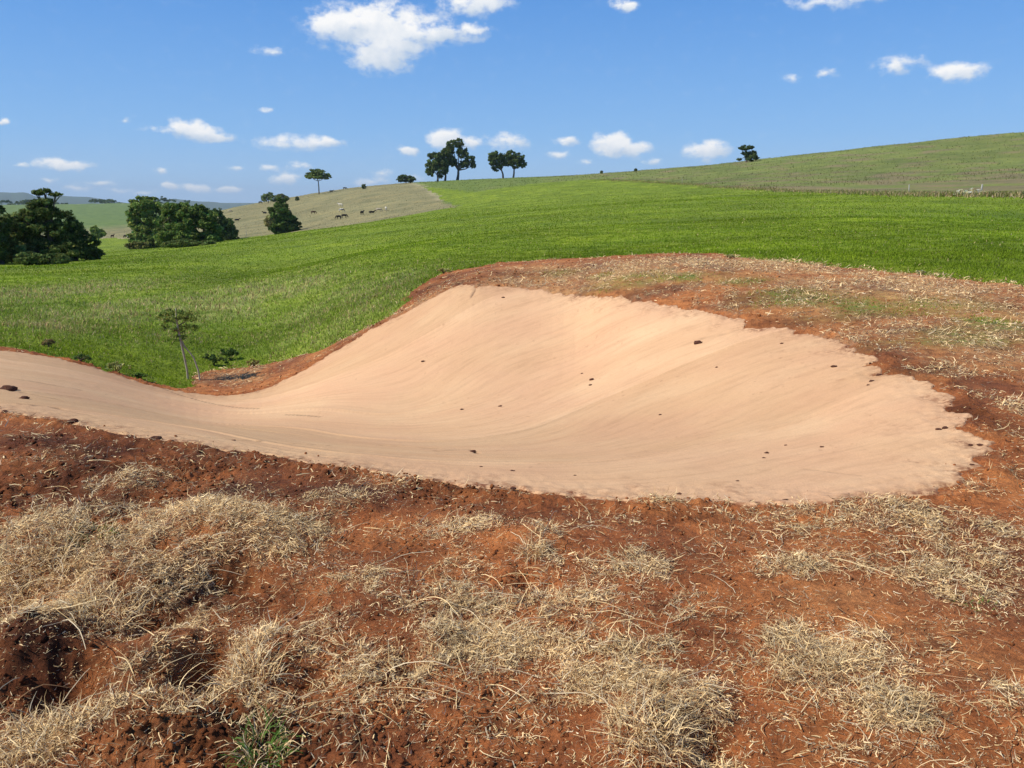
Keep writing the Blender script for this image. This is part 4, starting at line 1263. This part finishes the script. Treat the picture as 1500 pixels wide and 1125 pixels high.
# ------------------------------------------------------------------ cattle
def cow_mesh(pose):
    """one continuous skinned body; head to +X"""
    graze = pose == 'grazing'; lying = pose == 'lying'
    zb = .55 if lying else 1.12
    if graze: head = [(.95, 0, zb + .10, .19), (1.22, 0, zb - .22, .15), (1.42, 0, zb - .68, .13), (1.52, 0, zb - .98, .085)]
    else: head = [(.95, 0, zb + .18, .20), (1.22, 0, zb + .42, .16), (1.48, 0, zb + .50, .14), (1.72, 0, zb + .36, .085)]
    v = [(0, 0, zb, .37), (.38, 0, zb - .02, .37), (.70, 0, zb + .02, .31)] + head
    e = [(0, 1), (1, 2), (2, 3), (3, 4), (4, 5), (5, 6)]
    v += [(-.42, 0, zb + .02, .36), (-.74, 0, zb + .04, .29)]; e += [(0, 7), (7, 8)]
    v += [(-.92, 0, zb + .14, .07), (-1.0, 0, zb - .25, .03), (-1.0, 0, zb - .55, .045)]; e += [(8, 9), (9, 10), (10, 11)]
    for s in (-1, 1):
        i = len(v)
        if lying:
            v += [(.62, .22 * s, .30, .12), (.85, .30 * s, .12, .08), (.62, .34 * s, .08, .06)]
        else:
            v += [(.60, .20 * s, .74, .12), (.62, .20 * s, .42, .07), (.60, .20 * s, .05, .06)]
        e += [(2, i), (i, i + 1), (i + 1, i + 2)]
        i = len(v)
        if lying: v += [(-.66, .26 * s, .32, .16), (-.30, .38 * s, .16, .09), (-.52, .42 * s, .08, .06)]
        else: v += [(-.66, .20 * s, .80, .15), (-.78, .20 * s, .46, .075), (-.72, .20 * s, .05, .06)]
        e += [(8, i), (i, i + 1), (i + 1, i + 2)]
        i = len(v); hx, _, hz, _ = v[5]
        v += [(hx - .12, .22 * s, hz + .06, .035)]; e += [(5, i)]
    me = bpy.data.meshes.new('tmp_cow'); me.from_pydata([q[:3] for q in v], e, [])
    o = bpy.data.objects.new('tmp_cow', me); COL.objects.link(o)
    m = o.modifiers.new('s', 'SKIN')
    for i, q in enumerate(v): me.skin_vertices[0].data[i].radius = (q[3], q[3])
    me.skin_vertices[0].data[0].use_root = True
    o.modifiers.new('d', 'SUBSURF').levels = 2; o.modifiers['d'].render_levels = 2
    dg = bpy.context.evaluated_depsgraph_get(); dg.update()
    out = bpy.data.meshes.new_from_object(o.evaluated_get(dg))
    for p in out.polygons: p.use_smooth = True
    bpy.data.objects.remove(o); return out


def coat(name, c1, c2, thr):
    m, nt, b = mat(name, .75)
    tcn = nt.nodes.new('ShaderNodeTexCoord'); n = noise(nt, 1.6, 2, .4, tcn.outputs['Object'])
    nt.links.new(ramp(nt, n, [(thr - .02, c1), (thr + .02, c2)]), b.inputs['Base Color']); return m


COATS = {'black': coat('black_coat', (.012, .011, .010), (.022, .019, .017), .5), 'cream': coat('cream_coat', (.62, .55, .42), (.74, .68, .56), .5),
         'brown': coat('brown_coat', (.06, .033, .02), (.11, .06, .035), .5), 'pied': coat('pied_coat', (.03, .022, .018), (.66, .62, .54), .48), 'tan': coat('tan_coat', (.40, .33, .22), (.5, .42, .3), .5)}
POSES = {p: cow_mesh(p) for p in ('grazing', 'standing', 'lying')}
for (u, v, coatn, pose, rz, lab, dist) in [
    (499, 303, 'cream', 'standing', 2.9, 'cream cow high on the tan slope, upper of two close together', None),
    (500, 311, 'pied', 'grazing', .2, 'brown and white cow just below the cream cow on the tan slope', None),
    (555, 321, 'tan', 'grazing', .1, 'pale backed cow grazing low on the tan slope near the green field', None),
    (566, 324, 'cream', 'grazing', 1.9, 'small white cow facing away at the edge of the green field', None),
    (497, 335, 'black', 'grazing', 2.9, 'left of two black cows together along the foot of the tan slope', None),
    (505, 334, 'black', 'grazing', .4, 'right of two black cows together along the foot of the tan slope', None),
    (531, 329, 'black', 'standing', 1.2, 'black cow alone along the foot of the tan slope', None),
    (545, 330, 'black', 'lying', .2, 'black cow lying at the foot of the tan slope, nearest the white cow', None),
    (347, 323, 'black', 'lying', .3, 'black cow lying left of the pyramid tree on the tan slope', None),
    (388, 313, 'black', 'lying', 2.8, 'black cow lying on the tan slope above the pyramid tree', None),
    (459, 314, 'brown', 'grazing', .4, 'brown cow grazing right of the pyramid tree', None),
    (337, 311, 'tan', 'grazing', .3, 'pale tan cow near the ridge beside the second tree clump', None),
    (505, 276, 'black', 'grazing', .1, 'dark cow silhouetted on the ridge right of the umbrella tree', 219),
    (485, 279, 'brown', 'lying', .1, 'dark cow lying on the ridge beside the umbrella tree', 219),
    (382, 298, 'black', 'grazing', 3.0, 'dark cow silhouetted on the ridge left of the small ridge tree', 232),
    (185, 349, 'black', 'grazing', 2.9, 'black cow in the gap between the left tree clumps, touching a white one', None),
    (190, 349, 'pied', 'standing', .2, 'white and dark cow in the gap between the left tree clumps', None),
    (165, 349, 'brown', 'standing', 1.4, 'dark cow facing away in the gap beside the pale green tree', None)]:
    if dist:
        dist = DM(dist)
        X, Y, Z = ray(u, v); hh = math.hypot(X, Y); x, y = X / hh * dist, Y / hh * dist
    else: x, y = pix(u, v, 290 if u > 300 else 60)
    me = POSES[pose].copy(); me.materials.clear(); me.materials.append(COATS[coatn])
    o = bpy.data.objects.new('cow', me); COL.objects.link(o)
    s = 1.0 if y < 400 else 1.15
    o.scale = (s, s, s)
    o.location = (x, y, float(height(x, y)[0])); o.rotation_euler = (0, 0, rz)
    tagged(o, lab, 'cow', 'cattle grazing on the far slopes')

# ------------------------------------------------------------------ fence posts and brush
def post(u, v, hpx, label, wm=.09, lean=0):
    x, y = pix(u, v, 25); k = y / F0; h = hpx * k
    bm = bmesh.new()
    bmesh.ops.create_cone(bm, cap_ends=True, segments=9, radius1=wm, radius2=wm * .8, depth=h + .4)
    for vt in bm.verts:
        vt.co.z += (h - .4) / 2
        vt.co.x += vt.co.z * lean; vt.co.x += .01 * math.sin(vt.co.z * 9 + u)
    top = [f for f in bm.faces if len(f.verts) > 4]
    bmesh.ops.bevel(bm, geom=[e for f in top for e in f.edges], offset=wm * .2, segments=1, affect='EDGES')
    me = bpy.data.meshes.new('fence_post'); bm.to_mesh(me); bm.free(); me.materials.append(M_POST)
    o = bpy.data.objects.new('fence_post', me); COL.objects.link(o); o.location = (x, y, float(height(x, y)[0]))
    tagged(o, label, 'fence post', 'fence posts along the paddock edges')


post(1437, 282, 12, 'tall whitish timber post beside the brush pile on the right', .10, .03)
post(1331, 281, 10, 'thin greyish timber post left of the brush pile on the right slope', .07, -.04)
post(999, 268, 9, 'thin dark timber post at the left end of the right hand fence line', .05, .02)
post(361, 345, 8, 'thin timber post between the second clump and the pyramid tree', .08, 0)
x, y = pix(1425, 286, 25); z = float(height(x, y)[0]); k = y / F0
e = empty('brush_pile', (x, y, z), 'low heap of pale dead brush beside the whitish post', 'brush pile')
V, F, C = leaf_cloud([(-12 * k, 0, .1, 12 * k, 1.5, .4), (12 * k, .3, .1, 12 * k, 1.5, .35), (0, 0, .15, 8 * k, 1.2, .5)], 1800, .15, (.30, .26, .18), hollow=.2, var=.5, seed=2)
child(mesh_np('twigs', V, F, M_LEAF, None, {'tone': C}), e)
br = [tube([[rng.normal() * .7, rng.normal() * .4, .05], [rng.normal() * .9, rng.normal() * .4, .25], [rng.normal() * 1.1, rng.normal() * .5, .2]], [.03, .022, .01], 5) for _ in range(14)]
tubes_obj('branches', br, M_POST, e)

# rank pale grass along the fence line of the upper paddock (uncountable)
line = [pix(u, v, 25) for u, v in [(880, 263), (940, 266), (1000, 269), (1100, 277), (1200, 281), (1300, 284), (1400, 287), (1500, 288), (1560, 289)]]
ln = np.array(line); seg = rng.integers(0, len(ln) - 1, 15000); t = rng.random((15000, 1))
Pq = ln[seg] * (1 - t) + ln[seg + 1] * t + rng.normal(size=(15000, 2)) * [2, 3]
n = len(Pq); nzf = fbm(Pq[:, 0] / 3, Pq[:, 1] / 3, 3, 150); k = nzf > -.25; Pq = Pq[k]; n = len(Pq)
P = np.column_stack([Pq[:, 0], Pq[:, 1], height(Pq[:, 0], Pq[:, 1]) - .02])
tn = straw_tone(n, .1) * .6; gsel = rng.random(n) < .5; tn[gsel] = np.array([.19, .23, .05]) * rng.uniform(.6, 1.2, (int(gsel.sum()), 1))
g1 = strands('', P, rng.uniform(0, 2 * PI, n), PI / 2 - np.abs(rng.normal(size=n)) * .4, rng.uniform(.15, .5, n), rng.uniform(.06, .14, n), -np.abs(rng.normal(size=n)) * .6, tn, M_BLADE, 3)
# coarse tufts over the skyline slopes so that their outline is not a clean line
x, y, r = sample_view(90000, 190, 640, 38)
P = np.column_stack([x, y, height(x, y) - .03]); n = len(x)
cl = smooth(-.1, .5, fbm(x / 9, y / 9, 3, 160)); k = (rng.random(n) < .25 + .7 * cl) & ((inside(OLV, x, y) > 0) | (inside(DRY, x, y) > 0)); P = P[k]; x = x[k]; y = y[k]; r = r[k]; n = len(P)
tn = hill_tone(x, y) * rng.uniform(.5, 1.45, (n, 1))
g2 = strands('', P, rng.uniform(0, 2 * PI, n), PI / 2 - np.abs(rng.normal(size=n)) * .4, rng.uniform(.2, .6, n) * np.where(inside(DRY, x, y) > 0, .6, 1), r * rng.uniform(.0004, .001, n), -np.abs(rng.normal(size=n)) * .6, tn, M_BLADE, 2)
pack('rank_grass', [g1, g2], M_BLADE, 'stuff')

# ------------------------------------------------------------------ far wood on the crest and in the valley beyond
lob = []
for i in range(150):
    a = math.atan2(rng.uniform(-400, 420) - 750, F0); r = rng.uniform(2060, 3200)
    s = rng.uniform(5, 10)
    if rng.random() < .25: continue
    x, y = r * math.sin(a), r * math.cos(a); z = float(height(x, y)[0])
    for q in range(3): lob.append((x + rng.normal() * 16, y + rng.normal() * 16, z + s * rng.uniform(.6, 1.1), s * rng.uniform(1, 2.2), s * 1.4, s * rng.uniform(.6, .9)))
V, F, C = leaf_cloud(lob, 50000, 2.6, (.040, .062, .028), hollow=.5, seed=12, sub_n=5)
fw = mesh_np('far_wood', V, F, M_LEAF, None, {'tone': C}); fw['kind'] = 'stuff'

# ------------------------------------------------------------------ distant range
def ridge(r, prof, seed, dep):
    us = np.linspace(-700, 2200, 500); a = np.arctan2(us - 750, F0)
    pv = np.interp(us, [p[0] for p in prof], [p[1] for p in prof]) + fbm(us / 60, us * 0, 4, seed) * 2.2
    h = np.maximum((295 - pv) / F0 * r, -20) + EYE
    rows = []
    for (dr, f) in ((-dep, -.02), (-dep * .7, .25), (-dep * .4, .55), (-dep * .15, .85), (0, 1.0), (dep * .5, .6), (dep, 0)):
        rr2 = r + dr + fbm(us / 25, us * 0 + dr, 3, seed + 5) * dep * .18
        zz = -90 + (h + 90) * f + fbm(us / 18, us * 0 + dr, 3, seed + 8) * 14 * (1 if 0 < f < 1 else 0)
        rows.append(np.column_stack([rr2 * np.sin(a), rr2 * np.cos(a), zz]))
    V = np.vstack(rows); n = len(us); I = np.arange(len(rows) * n).reshape(len(rows), n)
    F = np.stack([I[:-1, :-1].ravel(), I[:-1, 1:].ravel(), I[1:, 1:].ravel(), I[1:, :-1].ravel()], 1)
    tone = np.array([[.07, .10, .05]]) * (1 + .3 * fbm(V[:, 0] / 300, V[:, 1] / 300, 3, 7)[:, None])
    o = mesh_np('hills', V, F, M_HILL, None, {'tone': tone}, True); o['kind'] = 'structure'


ridge(11500, [(-700, 286), (-200, 284), (20, 284.5), (58, 284), (75, 290), (110, 288), (140, 290), (175, 294), (205, 297), (240, 294), (270, 291), (300, 295), (340, 298), (2200, 300)], 3, 1300)

# ------------------------------------------------------------------ air
bm = bmesh.new(); bmesh.ops.create_cube(bm, size=1)
me = bpy.data.meshes.new('haze'); bm.to_mesh(me); bm.free()
hz = bpy.data.objects.new('haze', me); COL.objects.link(hz); hz['kind'] = 'stuff'
hz.scale = (42000, 42000, 440); hz.location = (0, 0, -130 + 220)
mh = bpy.data.materials.new('haze_air'); mh.use_nodes = True; nt = mh.node_tree; nt.nodes.clear()
o_ = nt.nodes.new('ShaderNodeOutputMaterial'); pv = nt.nodes.new('ShaderNodeVolumePrincipled')
pv.inputs['Color'].default_value = (.70, .86, 1, 1); pv.inputs['Density'].default_value = 0.5e-4
pv.inputs['Anisotropy'].default_value = 0.0
nt.links.new(pv.outputs[0], o_.inputs['Volume']); me.materials.append(mh)
